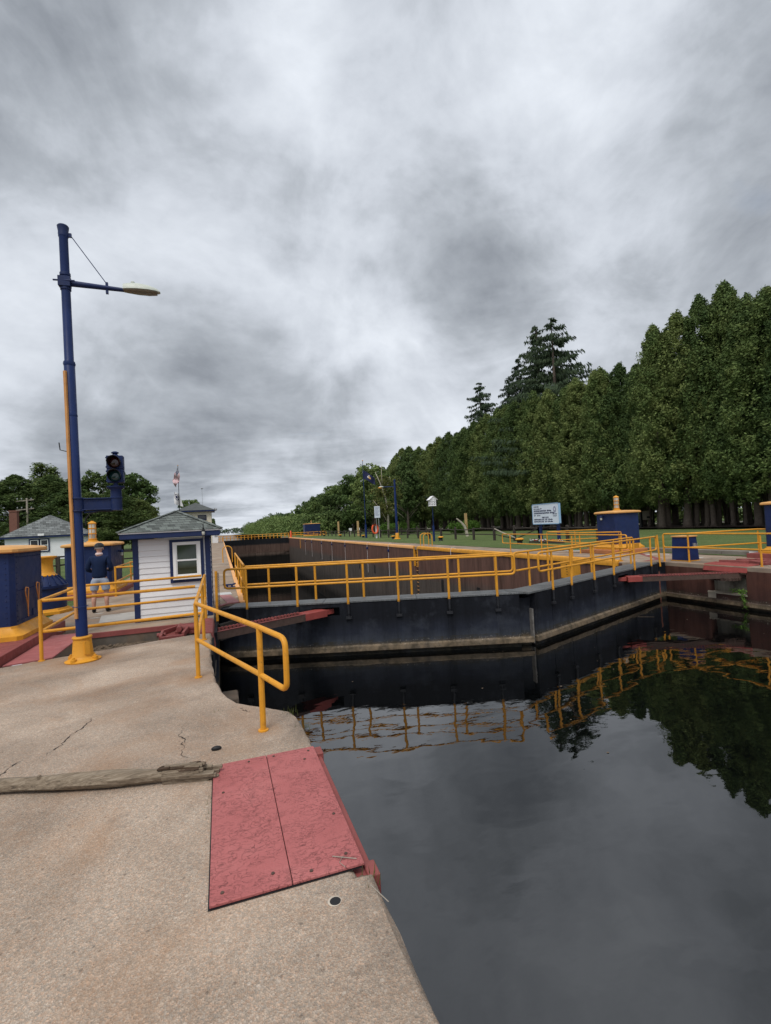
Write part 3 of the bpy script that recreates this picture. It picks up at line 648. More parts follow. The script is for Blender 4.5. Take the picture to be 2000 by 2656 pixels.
strut('red toothed steel strut reaching from the near concrete edge to the left gate leaf', (-.55, 10.35, -.16), (2.28, 11.72, -.16), .80)
st = strut('red toothed steel strut reaching from under the right apron to the right gate leaf', (15.25, 10.62, -.19), (11.95, 12.08, -.19), .88)
mb = MB(); mb.lathe(14.75, 10.95, [(.34, -.42), (.34, -.34)], 26)
for k in range(22):
    a = 2*math.pi*k/22; mb.box(14.75+.36*math.cos(a)-.025, 14.75+.36*math.cos(a)+.025, 10.95+.36*math.sin(a)-.025, 10.95+.36*math.sin(a)+.025, -.42, -.34)
mb.build('pinion_gear', RUSTB, label='rusty gear wheel under the right red cover', cat='gear')

# far gate, railings
for nm, lab, x0, x1, y0, y1 in (('gate_leaf', 'far black gate leaf closing the chamber on the left', .6, 7.75, 117, 118.6), ('gate_leaf', 'far black gate leaf closing the chamber on the right', 7.755, 15.4, 118.6, 117)):
    t = thing(nm, lab, 'lock gate', (x0, y0, 0), 'mitre gate leaves at the far end')
    mb = MB(); mb.hexa([(x0, y0, -9.4), (x1, y1, -9.4), (x1, y1+.7, -9.4), (x0, y0+.7, -9.4)], [(x0, y0, 0), (x1, y1, 0), (x1, y1+.7, 0), (x0, y0+.7, 0)]); mb.build('panel', FARG, t)
    for d in (.05, .62):
        mb = MB()
        for z in (.55, 1.05): mb.tube([(x0, y0+d, z), (x1, y1+d, z)], .06, 6)
        rl = mb.build('railing', YEL, t)
        for k in range(10):
            f = k/9; mb = MB(); mb.tube([(x0+(x1-x0)*f, y0+(y1-y0)*f+d, 0), (x0+(x1-x0)*f, y0+(y1-y0)*f+d, 1.05)], .07, 6); mb.build('post', YEL, rl)
    mb = MB(); mb.box(x0+.1, x1-.1, min(y0, y1)-.15, min(y0, y1)-.02, -3.15, -2.95); mb.build('waling', FARG, t)

# ================================================================ RAILINGS
def rail_thing(name, label, posts, runs, h=.93, r=.027, mat=None, rings=True, cat='railing', loc=None, group=None):
    mat = mat or YEL; t = thing(name, label, cat, loc or (posts[0][0], posts[0][1], 0), group)
    for p in posts:
        z0 = p[2] if len(p) > 2 else 0.; zt = p[3] if len(p) > 3 else h
        mb = MB(); mb.tube([(p[0], p[1], z0), (p[0], p[1], zt)], r*1.08, 10)
        if rings: mb.lathe(p[0], p[1], [(r*1.9, z0), (r*1.9, z0+.012), (r*1.1, z0+.014)], 10)
        mb.build('post', mat, t)
    for pts in runs:
        mb = MB(); mb.tube(fillet(pts, .09), r, 10); mb.build('rail', mat, t)
    return t
# foreground handrail on the deck edge with its closed loop end
rail_thing('handrail', 'yellow pipe handrail on the near concrete edge ending in a closed loop above the water', [(-.33, 6.65), (.30, 4.60), (-.33, 8.94), (-.35, 11.05)],
    [[(-.35, 11.1, .93), (-.33, 6.65, .93), (.30, 4.60, .93), (.475, 4.14, .90), (.475, 4.14, .47), (.30, 4.60, .50), (-.33, 6.65, .475), (-.35, 11.1, .45)]], r=.0245)
rail_thing('pit_railing', 'yellow pipe railing around the machinery pit in front of the white booth', [(-2.64, 8.77), (-2.66, 10.9)],
    [[(-.44, 8.98, .915), (-2.64, 8.77, .91), (-2.66, 11.0, .91), (-.42, 11.3, .91)], [(-.36, 8.98, .45), (-2.64, 8.77, .44), (-2.66, 11.0, .45), (-.40, 11.3, .45)]], r=.025)
# lever post with chain beside the booth
t = thing('chain_post', 'single yellow post with a hanging chain beside the white booth', 'post', (-.12, 11.29, 0))
mb = MB(); mb.tube([(-.13, 11.29, -.1), (-.12, 11.29, .98)], .03, 10); mb.build('post', YEL, t)
mb = MB()
for k in range(16): mb.tube([(-.075+.012*math.cos(a), 11.27+.012*math.sin(a)*(k % 2), .92-k*.05+.024*math.sin(a)) for a in [2*math.pi*i/8 for i in range(8)]], .005, 5, True)
mb.build('chain', RUSTB, t)
# railing along the left chamber edge
lr = [(.53, y) for y in (13.3, 15.0, 17.4, 20.5)]
rail_thing('handrail', 'yellow railing along the left rim of the lock chamber behind the gate', lr, [[(.53, 12.9, .96), (.53, 20.5, .97)], [(.53, 12.9, .48), (.53, 20.5, .48)]])
for k, (x, y, dx, dy, lab, name) in enumerate(((.10, 31.4, .55, 0., 'arched yellow ladder handle standing on the left walkway', 'ladder_handle'), (15.0, 34.75, 0, .0, 'pair of arched yellow ladder handles on the right wall edge', 'ladder_handle'))):
    t = thing(name, lab, 'ladder handle', (x, y, 0))
    if k == 0:
        mb = MB(); mb.tube([(x, y, 0), (x, y, .75)]+[(x+dx/2-dx/2*math.cos(a), y, .75+.25*math.sin(a)) for a in [math.pi*i/8 for i in range(9)]]+[(x+dx, y, 0)], .03, 8); mb.build('arch', YEL, t)
    else:
        for y2 in (34.5, 35.15):
            mb = MB(); mb.tube([(14.75, y2, 0), (14.75, y2, .75)]+[(15.1-.35*math.cos(a), y2, .75+.25*math.sin(a)) for a in [math.pi*i/8 for i in range(9)]]+[(15.45, y2, 0)], .035, 8); mb.build('arch', YEL, t)
# coping edge of left wall (pale yellow line)
mb = MB(); mb.hexa([(.40, 13.1, 0), (.535, 13.1, -.1), (.695, 116.8, -.1), (.56, 116.8, 0)], [(.40, 13.1, .03), (.535, 13.1, .03), (.695, 116.8, .03), (.56, 116.8, .03)])
mb.build('coping', YELF, label='pale yellow coping strip along the left rim of the chamber', cat='coping', bevel=.01)
# right bank railings
rail_thing('apron_railing', 'yellow railing on the right apron edge in front of the small blue box', [(14.95, 13.30), (15.16, 12.5), (15.13, 10.12), (15.15, 6.5)],
    [[(15.12, 5.0, .98), (15.14, 12.5, .98), (14.95, 13.30, .98), (14.95, 13.3, .5), (15.14, 12.5, .5), (15.12, 5.0, .5)]])
rail_thing('pit_railing', 'yellow railing running back from the small blue box around the right pit', [(18.0, 12.1), (18.0, 7.5)],
    [[(15.14, 12.5, .985), (18.0, 12.1, .985), (18.0, 6.0, .985)], [(15.14, 12.5, .5), (18.0, 12.1, .5), (18.0, 6.0, .5)]])
t = thing('chain_post', 'leaning yellow post beside the hinge of the right gate leaf', 'post', (14.62, 13.2, -.15))
mb = MB(); mb.tube([(14.62, 13.2, -.15), (14.60, 13.24, .96)], .032, 9); mb.build('post', YEL, t)
rail_thing('wall_railing', 'yellow railing along the right lock wall edge beside the red line', [(14.62, 22.5), (14.30, 19.4), (14.22, 17.2), (14.35, 14.7)],
    [[(14.35, 18.0, .97), (14.72, 23.4, .97), (14.72, 23.4, .48), (14.35, 18., .48)], [(14.35, 18.0, .97), (14.3, 14.3, .97), (14.3, 14.3, .48), (14.35, 18., .48)]])
rail_thing('pit_railing', 'yellow railing enclosing the pit before the blue machine house on the right lawn edge', [(16.9, 22.4), (16.0, 18.8), (18.0, 21.5), (16.6, 16.9)],
    [[(16.6, 16.9, .97), (15.95, 18.8, .97), (16.9, 22.4, .97), (19.2, 21.6, .97), (19.6, 20.1, .97)], [(16.6, 16.9, .5), (15.95, 18.8, .5), (16.9, 22.4, .5), (19.2, 21.6, .5), (19.6, 20.1, .5)]])
rail_thing('handrail', 'low yellow railing beside the rear blue machine house behind the lamp post', [(-3.15, 17.2), (-3.2, 20.3)], [[(-1.9, 17.1, .9), (-3.15, 17.2, .9), (-3.2, 20.4, .9), (-1.9, 20.4, .9)], [(-1.9, 17.1, .45), (-3.15, 17.2, .45), (-3.2, 20.4, .45), (-1.9, 20.4, .45)]])
# far right end railings by the far machine house
rail_thing('far_railing', 'yellow railings around the far right end of the lock', [(17+k*1.55, 117.5+(k % 2)) for k in range(6)], [[(16.2, 117, 1.), (24.6, 118, 1.)], [(16.2, 117, .5), (24.6, 118, .5)], [(16.2, 121, 1.), (24.6, 121, 1.)], [(16.2, 121, .5), (24.6, 121, .5)]], r=.065)
rail_thing('far_railing', 'yellow railing at the far left end of the lock before the tower', [(-1.2+k*.55, 112.5) for k in range(4)], [[(-1.3, 112.5, 1.1), (.6, 112.5, 1.1)], [(-1.3, 112.5, .55), (.6, 112.5, .55)], [(.6, 112.5, 1.1), (.65, 117, 1.1)]], r=.06)
print('rails done')

# ================================================================ FOREGROUND OBJECTS
def cover_plate(label, x0, x1, bolts):
    t = thing('cover_plate', label, 'steel plate', (x0, 2.55, 0), 'red cover plates on the deck edge')
    mb = MB(); mb.hexa([(x0, 2.555, .004), (x1, 2.555, .004), (x1, 4.05, .004), (x0, 4.05, .004)], [(x0, 2.555, .020), (x1, 2.555, .020), (x1, 4.05, .020), (x0, 4.05, .020)])
    mb.build('plate', PLATE, t, bevel=.004)
    for bx, by in bolts:
        mb = MB(); mb.lathe(bx, by, [(.010, .020), (.009, .025), (.004, .026)], 10); mb.build('bolt', RUSTB, t)
cover_plate('red flaking steel plate on the deck, left of the seam between the pair', -.12, .276, [(-.06, 2.62), (.19, 2.66), (.14, 3.99), (-.05, 3.6)])
cover_plate('red flaking steel plate on the deck, nearer the water of the pair', .280, .655, [(.58, 2.66), (.38, 2.60), (.60, 3.05), (.55, 3.85), (.33, 4.0), (.60, 3.98)])
t = thing('edge_channel', 'red steel edge channel below the rim of the cover plates facing the water', 'steel channel', (.66, 2.6, 0))
mb = MB(); mb.box(.600, .705, 2.52, 4.09, -.12, -.035); mb.box(.66, .725, 2.50, 2.62, -.14, -.02); mb.box(.655, .72, 3.96, 4.09, -.12, -.01); mb.build('channel', REDP, t, bevel=.006)
# black sheet showing as a dark gap round the plates
mb = MB(); mb.sheet([(-.127, 2.545), (.64, 2.545), (.64, 4.055), (-.127, 4.055)], .0035); mb.build('dark_gap', BLACK, deck)
mb = MB(); r = random.Random(5)
for _ in range(60):
    x = .655-abs(r.gauss(0, .05)); y = 2.50-abs(r.gauss(0, .035)); mb.ball((x, y, -.012), r.uniform(.006, .018), r.uniform(.006, .016), .008, 6, 4)
mb.build('edge_dirt', DIRT, deck)
# driftwood log with rotten end
def log():
    t = thing('driftwood_log', 'weathered driftwood log with a rotten split end lying on the concrete', 'log', (-.8, 4.2, 0)); r = random.Random(11)
    pts = [(-2.6, 4.66), (-1.95, 4.42), (-1.6, 4.33), (-1.2, 4.19), (-.79, 4.06), (-.5, 3.985), (-.32, 3.95)]
    n = 18; vs = []; fs = []; P = []
    for a, b in zip(pts, pts[1:]):
        for k in range(10): P.append(Vector((*a, 0)).lerp(Vector((*b, 0)), k/10))
    P.append(Vector((*pts[-1], 0))); m = len(P); d0 = Vector((.97, -.24, 0)).normalized(); sd = Vector((-d0.y, d0.x, 0))
    for i, p in enumerate(P):
        rad = .058+.008*math.sin(i*.21)-.004*(i/m)
        for k in range(n):
            a = 2*math.pi*k/n; q = rad*(1+.07*math.sin(3*a+i*.13)+.05*math.sin(7*a+i*.31)+r.gauss(0, .015))
            vs.append(p+sd*q*math.cos(a)+Vector((0, 0, .056+q*.9*math.sin(a))))
    for i in range(m-1): fs += [(i*n+k, i*n+(k+1) % n, (i+1)*n+(k+1) % n, (i+1)*n+k) for k in range(n)]
    fs += [tuple(range(n-1, -1, -1)), tuple((m-1)*n+k for k in range(n))]
    mt, tt, pp = newmat('driftwood'); PP = pos(tt); mp = N(tt, 'ShaderNodeMapping'); mp.inputs['Rotation'].default_value = (0, 0, R(13)); mp.inputs['Scale'].default_value = (1.2, 26, 26); tt.links.new(PP, mp.inputs[0])
    cc = ramp(tt, noise(tt, mp.outputs[0], 2.2, 7, .65, .8), [(.25, (.045, .034, .024)), (.5, (.19, .145, .10)), (.75, (.33, .275, .205))]); tt.links.new(cc, pp.inputs['Base Color']); pp.inputs['Roughness'].default_value = .9
    bump(tt, pp, noise(tt, mp.outputs[0], 2.5, 6, .7, .6), .8, .012)
    MB().add(vs, fs).build('trunk', mt, t)
    # rotten end: splintered slivers around a hollow
    mb = MB(); q0 = Vector((-.34, 3.955, .054))
    for k in range(46):
        a = r.uniform(0, 2*math.pi); rr_ = .052*(r.uniform(.7, 1)); L = (.30 if math.sin(a) < .2 else .17)*r.uniform(.6, 1)
        o = q0+sd*rr_*math.cos(a)+Vector((0, 0, rr_*.9*math.sin(a))); mb.bar(o-d0*.12, o+d0*L+Vector((0, 0, r.gauss(0, .004))), r.uniform(.022, .045), r.uniform(.012, .022), (r.gauss(0, .3), r.gauss(0, .3), 1))
    mb.build('splinters', mt, t)
    mb = MB()
    for k in range(26):
        o = q0-d0*r.uniform(-.06, .16)+sd*r.gauss(0, .02)+Vector((0, 0, .040+r.gauss(0, .006))); mb.bar(o, o+d0*r.uniform(.05, .14)+Vector((0, 0, r.gauss(0, .004))), r.uniform(.012, .03), r.uniform(.008, .016), (r.gauss(0, .4), r.gauss(0, .4), 1))
    mb.build('rotten_hollow', paint('rotten wood', (.055, .032, .018), .95, .4, 30, (.01, .006, .004), .8, 40, 1.), t)
    mb = MB(); mb.tube([(-1.30, 4.225, .08), (-1.31, 4.21, .118)], [.024, .012], 8); mb.build('knot', mt, t)
log()
t = thing('stone', 'small dark stone beside the rotten end of the log', 'stone', (-.10, 4.37, 0)); mb = MB(); mb.ball((-.10, 4.37, .014), .042, .020, .020, 12, 8); mb.build('pebble', BLACK, t)
mb = MB(); r = random.Random(2)
for bx, by, n_, h_ in ((.58, 4.93, 30, .06), (.655, 4.55, 22, .04), (-.10, 5.28, 12, .03), (.66, 2.47, 16, .05), (-.125, 3.6, 14, .03), (-.13, 3.4, 10, .03)):
    for _ in range(n_):
        x, y = bx+r.gauss(0, .03), by+r.gauss(0, .05); a = r.uniform(0, 6.28); hh = h_*r.uniform(.4, 1.1)
        mb.add([(x, y, -.03), (x+.006*math.cos(a), y+.006*math.sin(a), -.03), (x+hh*.5*math.cos(a+1), y+hh*.5*math.sin(a+1), hh)], [(0, 1, 2)])
mb.build('weeds', L_YEL, label='tufts of small weeds growing along cracked concrete edges', cat='weeds', kind='stuff')
mb = MB(); mb.tube([(.505, 2.66, .026), (.62, 2.585, .030)], .0025, 5); mb.tube([(.64, 2.40, .012), (.70, 2.30, -.02)], .0025, 5); mb.tube([(.56, 2.64, .026), (.53, 2.60, .025), (.55, 2.55, .026)], .0015, 5); mb.build('straw', WOODL, label='dry straw stems lying on the corner of the red plate', cat='straw')

# ---- lamp post
LX, LY = -2.02, 8.47
t = thing('lamp_post', 'tall navy lamp post with yellow flared base on the near concrete deck', 'street lamp', (LX, LY, 0))
mb = MB(); mb.lathe(LX, LY, [(.080, .34), (.074, 4.52), (.063, 4.54), (.061, 6.44), (.070, 6.46)], 20); pole = mb.build('pole', NAVY, t)
mb = MB(); mb.lathe(LX, LY, [(.068, 6.46), (.071, 6.50), (.068, 6.53), (.078, 6.59), (.081, 6.615), (.07, 6.63)], 20); mb.build('cap', NAVYW, pole)
mb = MB(); mb.lathe(LX, LY, [(.076, 4.46), (.084, 4.49), (.076, 4.525)], 20); mb.build('joint_band', NAVY, pole); mb = MB(); mb.lathe(LX, LY, [(.076, 3.68), (.080, 3.70), (.076, 3.72)], 20); mb.build('joint_band', NAVY, pole)
mb = MB(); mb.lathe(LX, LY, [(.235, 0), (.24, .016), (.21, .026), (.16, .048), (.142, .075), (.122, .30), (.118, .325), (.130, .333), (.135, .350), (.128, .365), (.07, .37)], 28); base = mb.build('base', YEL, t)
for k in range(4):
    a = R(-25+90*k); mb = MB(); x, y = LX+.195*math.cos(a), LY+.195*math.sin(a); mb.lathe(x, y, [(.040, .02), (.040, .062), (.032, .066)], 12); mb.lathe(x, y, [(.020, .066), (.020, .088), (.012, .092)], 8); mb.build('anchor_bolt', YEL, base)
mb = MB(); a = R(-52); ca, sa = math.cos(a), math.sin(a)
hp = [(s*.038, z) for s, z in ((-1, .115), (-.6, .10), (.6, .10), (1, .115), (1, .285), (.6, .30), (-.6, .30), (-1, .285))]
def onbase(s, z, rr_): return (LX+ca*rr_-sa*s, LY+sa*rr_+ca*s, z)
rb = lambda z: .142-(z-.075)/.225*.020
mb.v = [onbase(s, z, rb(z)-.01) for s, z in hp]+[onbase(s*.92, z, rb(z)+.014) for s, z in hp]; mb.f = [tuple(range(8, 16))]+[(k, (k+1) % 8, 8+(k+1) % 8, 8+k) for k in range(8)]
mb.build('hand_hole_cover', YEL, base)
mb = MB(); a = R(-118); x, y = LX+.092*math.cos(a), LY+.092*math.sin(a); mb.bar((x, y, .64), (x, y, 4.36), .040, .03, (math.cos(a), math.sin(a), 0)); mb.build('conduit', CONDUIT, t)
mb = MB(); mb.tube([(LX+.105*math.cos(b), LY+.105*math.sin(b), 0.82+.01*math.sin(b)) for b in [R(-175+11*k) for k in range(16)]], .006, 6); mb.build('strap', NAVY, t)
mb = MB(); mb.tube([(LX-.06, LY-.06, 3.14), (LX-.16, LY-.05, 3.17), (LX-.17, LY-.05, 3.28)], .008, 6); mb.build('hook', BLACK, t)
mb = MB(); mb.tube([(LX-.05, LY, 5.74), (LX+.10, LY, 5.74), (LX+.80, LY-.02, 5.70)], [.045, .045, .030], 12); mb.tube([(LX+.78, LY-.02, 5.702), (LX+.86, LY-.02, 5.70)], .026, 12); arm = mb.build('arm', NAVYW, t)
mb = MB()
for z in (5.62, 5.84): mb.lathe(LX, LY, [(.060, z), (.074, z+.01), (.074, z+.05), (.060, z+.06)], 16)
mb.box(LX-.085, LX+.075, LY-.08, LY+.02, 5.67, 5.82); mb.tube([(LX-.15, LY-.06, 5.75), (LX+.14, LY-.08, 5.75)], .013, 6); mb.build('clamp', NAVYW, arm)
mb = MB(); mb.tube([(LX+.09, LY, 6.50), (LX+.56, LY-.015, 5.78)], .007, 6); mb.box(LX+.05, LX+.11, LY-.015, LY+.015, 6.46, 6.52); mb.build('stay_rod', NAVYW, arm)
mb = MB(); mb.box(LX+.545, LX+.58, LY-.03, LY+.005, 5.62, 5.80); mb.build('stay_bracket', NAVYW, arm)
# cobra head
mb = MB(); hx = LX+.79; secs = [(0, .055, .095, .02), (.06, .075, .11, .025), (.20, .100, .12, .035), (.36, .098, .10, .04), (.48, .07, .06, .03), (.535, .03, .02, .015)]
m_ = 16; vs = []
for dx, w, hu, hd in secs:
    for k in range(m_):
        a = 2*math.pi*k/m_; vs.append((hx+dx, LY-.02+w*math.cos(a), 5.705+(hu if math.sin(a) > 0 else .010)*math.sin(a)))
fs = [(i*m_+k, i*m_+(k+1) % m_, (i+1)*m_+(k+1) % m_, (i+1)*m_+k) for i in range(len(secs)-1) for k in range(m_)]+[tuple(range(m_)), tuple((len(secs)-1)*m_+k for k in range(m_))]
mb.add(vs, fs); mb.lathe(hx+.14, LY-.02, [(.03, 5.80), (.03, 5.84), (.02, 5.85)], 10); hd_ = mb.build('lamp_head', LAMPG, t)
mb = MB(); vs = []
for dx, w, hu, hd in secs[:-1]:
    for k in range(m_):
        a = 2*math.pi*k/m_; vs.append((hx+dx+.01, LY-.02+w*.94*math.cos(a), 5.695+(.004 if math.sin(a) > 0 else hd)*math.sin(a)))
mb.add(vs, [(i*m_+k, i*m_+(k+1) % m_, (i+1)*m_+(k+1) % m_, (i+1)*m_+k) for i in range(len(secs)-2) for k in range(m_)]+[tuple(range(m_)), tuple((len(secs)-2)*m_+k for k in range(m_))]); mb.build('lens', LENS, hd_)

t.rotation_euler = (0, -.0112, 0)                       # the post leans a little
# ---- traffic signal hanging on the lamp post's bracket
SX = -1.50
t = thing('traffic_signal', 'navy two lens traffic signal on a bracket arm of the lamp post', 'traffic light', (SX, LY, 2.2))
mb = MB()
for z in (2.245, 2.435): mb.lathe(LX, LY, [(.074, z-.012), (.098, z-.01), (.098, z+.01), (.074, z+.012)], 18)
mb.box(LX+.08, SX-.05, LY-.028, LY+.028, 2.265, 2.42); mb.box(LX+.02, SX-.04, LY-.055, LY+.055, 2.252, 2.268); mb.box(LX+.02, SX-.04, LY-.055, LY+.055, 2.42, 2.436)
mb.lathe(LX, LY, [(.074, 2.255), (.086, 2.255), (.086, 2.43), (.074, 2.43)], 18); mb.bar((LX+.08, LY, 2.22), (SX-.05, LY, 2.255), .05, .025); mb.build('bracket', NAVYW, t, bevel=.004)
mb = MB(); mb.lathe(SX, LY, [(.07, 2.235), (.085, 2.24), (.085, 2.25), (.080, 2.255), (.080, 2.42), (.088, 2.425), (.088, 2.44), (.078, 2.445), (.078, 2.55), (.085, 2.56), (.125, 2.595), (.128, 2.61), (.05, 2.615), (.032, 2.63), (.032, 2.67)], 22); mb.build('column', NAVYW, t)
mb = MB(); mb.tube([(LX+.10, LY-.02, 2.02), (LX+.10, LY-.02, 2.12), (LX+.16, LY-.02, 2.20), (LX+.30, LY-.02, 2.235), (SX-.05, LY-.02, 2.225)], .012, 8); mb.build('cable', BLACKS, t)
SD = Vector((.05, -1, 0)).normalized(); SR = Vector((-SD.y, SD.x, 0))
zs0 = 2.665
for k, (lm, nm) in enumerate(((GRNL, 'green_lens'), (REDL, 'red_lens'))):
    z0 = zs0+k*.212; cx, cy = SX, LY
    mb = MB(); mb.box(SX-.115, SX+.115, LY-.045, LY+.10, z0, z0+.208)
    for zz_ in (z0+.02, z0+.165): mb.box(SX-.128, SX-.11, LY-.035, LY+.0, zz_, zz_+.025); mb.box(SX+.11, SX+.125, LY-.035, LY+.0, zz_, zz_+.02)
    sec = mb.build('housing', NAVYW, t, bevel=.008)
    mb = MB(); nseg = 24; vs = []; fs = []
    for j, (rr_, dd) in enumerate(((.088, .0), (.092, -.05), (.094, -.13))):
        for q in range(nseg):
            a = 2*math.pi*q/nseg; dz = math.sin(a)
            ext = dd*(1.0 if dz > -.2 else .35) if j == 2 else dd
            vs.append((SX+rr_*math.cos(a), LY-.045+ext, z0+.104+rr_*dz))
    for j in range(2): fs += [(j*nseg+q, j*nseg+(q+1) % nseg, (j+1)*nseg+(q+1) % nseg, (j+1)*nseg+q) for q in range(nseg)]
    mb.add(vs, fs); vz = mb.build('visor', BLACK, sec); sm = vz.modifiers.new('thick', 'SOLIDIFY'); sm.thickness = .004
    mb = MB()
    for j, (rr_, dd) in enumerate(((.001, -.062), (.04, -.06), (.07, -.053), (.086, -.046))): mb.v += [(SX+rr_*math.cos(2*math.pi*q/nseg), LY+dd, z0+.104+rr_*math.sin(2*math.pi*q/nseg)) for q in range(nseg)]
    mb.f = [(j*nseg+q, j*nseg+(q+1) % nseg, (j+1)*nseg+(q+1) % nseg, (j+1)*nseg+q) for j in range(3) for q in range(nseg)]; mb.build(nm, lm, sec)
mb = MB(); zt_ = zs0+.42; mb.lathe(SX, LY+.02, [(.05, zt_), (.045, zt_+.015), (.03, zt_+.03), (.055, zt_+.045), (.055, zt_+.055), (.03, zt_+.07), (.005, zt_+.075)], 16); mb.build('top_cap', NAVYW, t)

# ---- white booth
bx0, bx1, by0, by1 = -1.77, -.22, 11.50, 13.1
t = thing('booth', 'small white clapboard control booth with navy trim and shingled hip roof', 'booth', (-1, 12.3, 0))
mb = MB(); nb = 14; hz = 1.72/nb
for k in range(nb): mb.frustum(bx0+.03-.016, bx1-.03+.016, by0+.02-.016, by1-.02+.016, .03+k*hz, .03+(k+1)*hz-.002, .015)
wall = mb.build('wall', WHITE, t, smooth=False)
for cx in (bx0, bx1-.11):
    for cy, s in ((by0-.005, 1), (by1-.10, 1)):
        mb = MB(); mb.box(cx, cx+.11, cy, cy+.105, 0.0, 1.76); mb.build('corner_board', TRIM, t, bevel=.004)
mb = MB(); ex0, ex1, ey0, ey1 = -1.96, 0.0, 11.22, 13.38
mb.box(ex0+.02, ex1-.02, ey0+.02, ey1-.02, 1.76, 1.795); mb.build('soffit', TRIM, t)
mb = MB(); mb.box(ex0, ex1, ey0, ey0+.025, 1.775, 1.875); mb.box(ex0, ex1, ey1-.025, ey1, 1.775, 1.875); mb.box(ex0, ex0+.025, ey0+.025, ey1-.025, 1.775, 1.875); mb.box(ex1-.025, ex1, ey0+.025, ey1-.025, 1.775, 1.875); mb.build('fascia', TRIM, t)
mb = MB(); mb.box(ex0-.015, ex1+.015, ey0-.015, ey1+.015, 1.877, 1.902); mb.build('drip_edge', WHITE, t)
apx = (-.95, 12.35, 2.36); cs = [(ex0-.03, ey0-.03, 1.905), (ex1+.03, ey0-.03, 1.905), (ex1+.03, ey1+.03, 1.905), (ex0-.03, ey1+.03, 1.905)]
mb = MB()                                                # courses of shingles stepping up to the apex
for k in range(8):
    f0, f1 = k/8, (k+1)/8; q = lambda c, f, dz: (c[0]+(apx[0]-c[0])*f, c[1]+(apx[1]-c[1])*f, c[2]+(apx[2]-c[2])*f+dz)
    for i in range(4):
        a, b = cs[i], cs[(i+1) % 4]; b0 = len(mb.v)
        mb.v += [q(a, f0, .012), q(b, f0, .012), q(b, f1, .003), q(a, f1, .003), q(a, f0, -.004), q(b, f0, -.004)]; mb.f += [(b0, b0+1, b0+2, b0+3), (b0+4, b0+5, b0+1, b0)]
roof = mb.build('roof', SHING, t, smooth=False)
mb = MB()
for c in cs: mb.bar(Vector(c)+Vector((0, 0, .018)), Vector(apx)+Vector((0, 0, .02)), .10, .012)
mb.build('ridge_cap', SHING, roof)
# window: navy casing, white frame, two sashes
wy = by0-.004
mb = MB(); mb.box(-1.05, -.36, wy-.022, wy+.02, .78, 1.71); fr = mb.build('window', TRIM, t, bevel=.003)
mb = MB(); X0, X1, Z0, Z1 = -.985, -.425, .865, 1.655
mb.box(X0, X0+.066, wy-.05, wy, Z0, Z1); mb.box(X1-.066, X1, wy-.05, wy, Z0, Z1); mb.box(X0+.065, X1-.065, wy-.05, wy, Z1-.065, Z1); mb.box(X0-.01, X1+.01, wy-.065, wy, Z0-.02, Z0+.05)
mb.box(X0+.066, X1-.066, wy-.042, wy, 1.24, 1.275); mb.box(X0+.066, X1-.066, wy-.038, wy, Z0+.051, Z0+.09)
for z0_, z1_ in ((Z0+.09, 1.24), (1.275, Z1-.066)): mb.box(X0+.066, X0+.085, wy-.036, wy, z0_, z1_); mb.box(X1-.085, X1-.066, wy-.036, wy, z0_, z1_)
mb.build('frame', WHITE2, fr, bevel=.003)
mb = MB(); mb.box(X0+.08, X1-.08, wy-.03, wy-.024, Z0+.08, Z1-.06); mb.build('pane', PANE, fr)
t2 = thing('wall_light', 'small glass bulb fitting at the eave of the white booth', 'light', (-.34, 11.2, 1.85))
mb = MB(); mb.lathe(-.34, 11.185, [(.02, 1.78), (.033, 1.80), (.033, 1.86), (.02, 1.88)], 12); mb.build('bulb', CLEAR, t2)
mb = MB(); mb.lathe(-.34, 11.185, [(.036, 1.86), (.036, 1.885), (.018, 1.90), (.018, 1.94), (.010, 1.945), (.010, 2.02), (.002, 2.03)], 12); mb.tube([(-.34, 11.18, 1.78), (-.37, 11.2, 1.72), (-.36, 11.26, 1.66), (-.36, 11.45, 1.65)], .005, 5); mb.build('fitting', BLACK, t2)

# ---- red steelwork around the pit
mb = MB(); mb.hexa([(-2.62, 10.70, -.08), (-.4, 10.70, -.08), (-.4, 10.757, -.08), (-2.62, 10.757, -.08)], [(-2.62, 10.70, .012), (-.4, 10.70, .012), (-.4, 10.757, .012), (-2.62, 10.757, .012)])
mb.build('edge_beam', REDP, label='red steel edge beam along the slab under the white booth', cat='steel beam')
t = thing('strut_cover', 'red sloping steel cover over the left strut at the deck edge', 'steel cover', (-.28, 10.3, 0))
mb = MB(); mb.hexa([(-.42, 9.60, -.10), (-.155, 9.52, -.34), (-.155, 11.08, -.34), (-.42, 11.12, -.10)], [(-.42, 9.60, .03), (-.20, 9.54, .01), (-.20, 11.06, .01), (-.42, 11.12, .03)]); mb.build('cover', REDP, t, bevel=.02)
t = thing('gear_frame', 'red cast machinery frame with bearing lugs in the pit before the booth', 'machinery', (-.8, 10.3, -.1))
mb = MB(); mb.bar((-1.10, 9.75, -.05), (-1.12, 10.35, -.05), .05, .09); mb.bar((-1.12, 10.35, -.05), (-.72, 10.95, -.05), .05, .09); mb.bar((-.72, 9.78, -.03), (-.66, 10.45, -.03), .05, .10); mb.bar((-1.10, 9.75, -.06), (-.70, 9.76, -.06), .05, .08)
mb.hexa([(-1.09, 9.76, -.12), (-.70, 9.78, -.12), (-.68, 10.9, -.12), (-1.1, 10.4, -.12)], [(-1.09, 9.76, -.10), (-.70, 9.78, -.10), (-.68, 10.9, -.10), (-1.1, 10.4, -.10)]); mb.build('frame', REDP, t, bevel=.008)
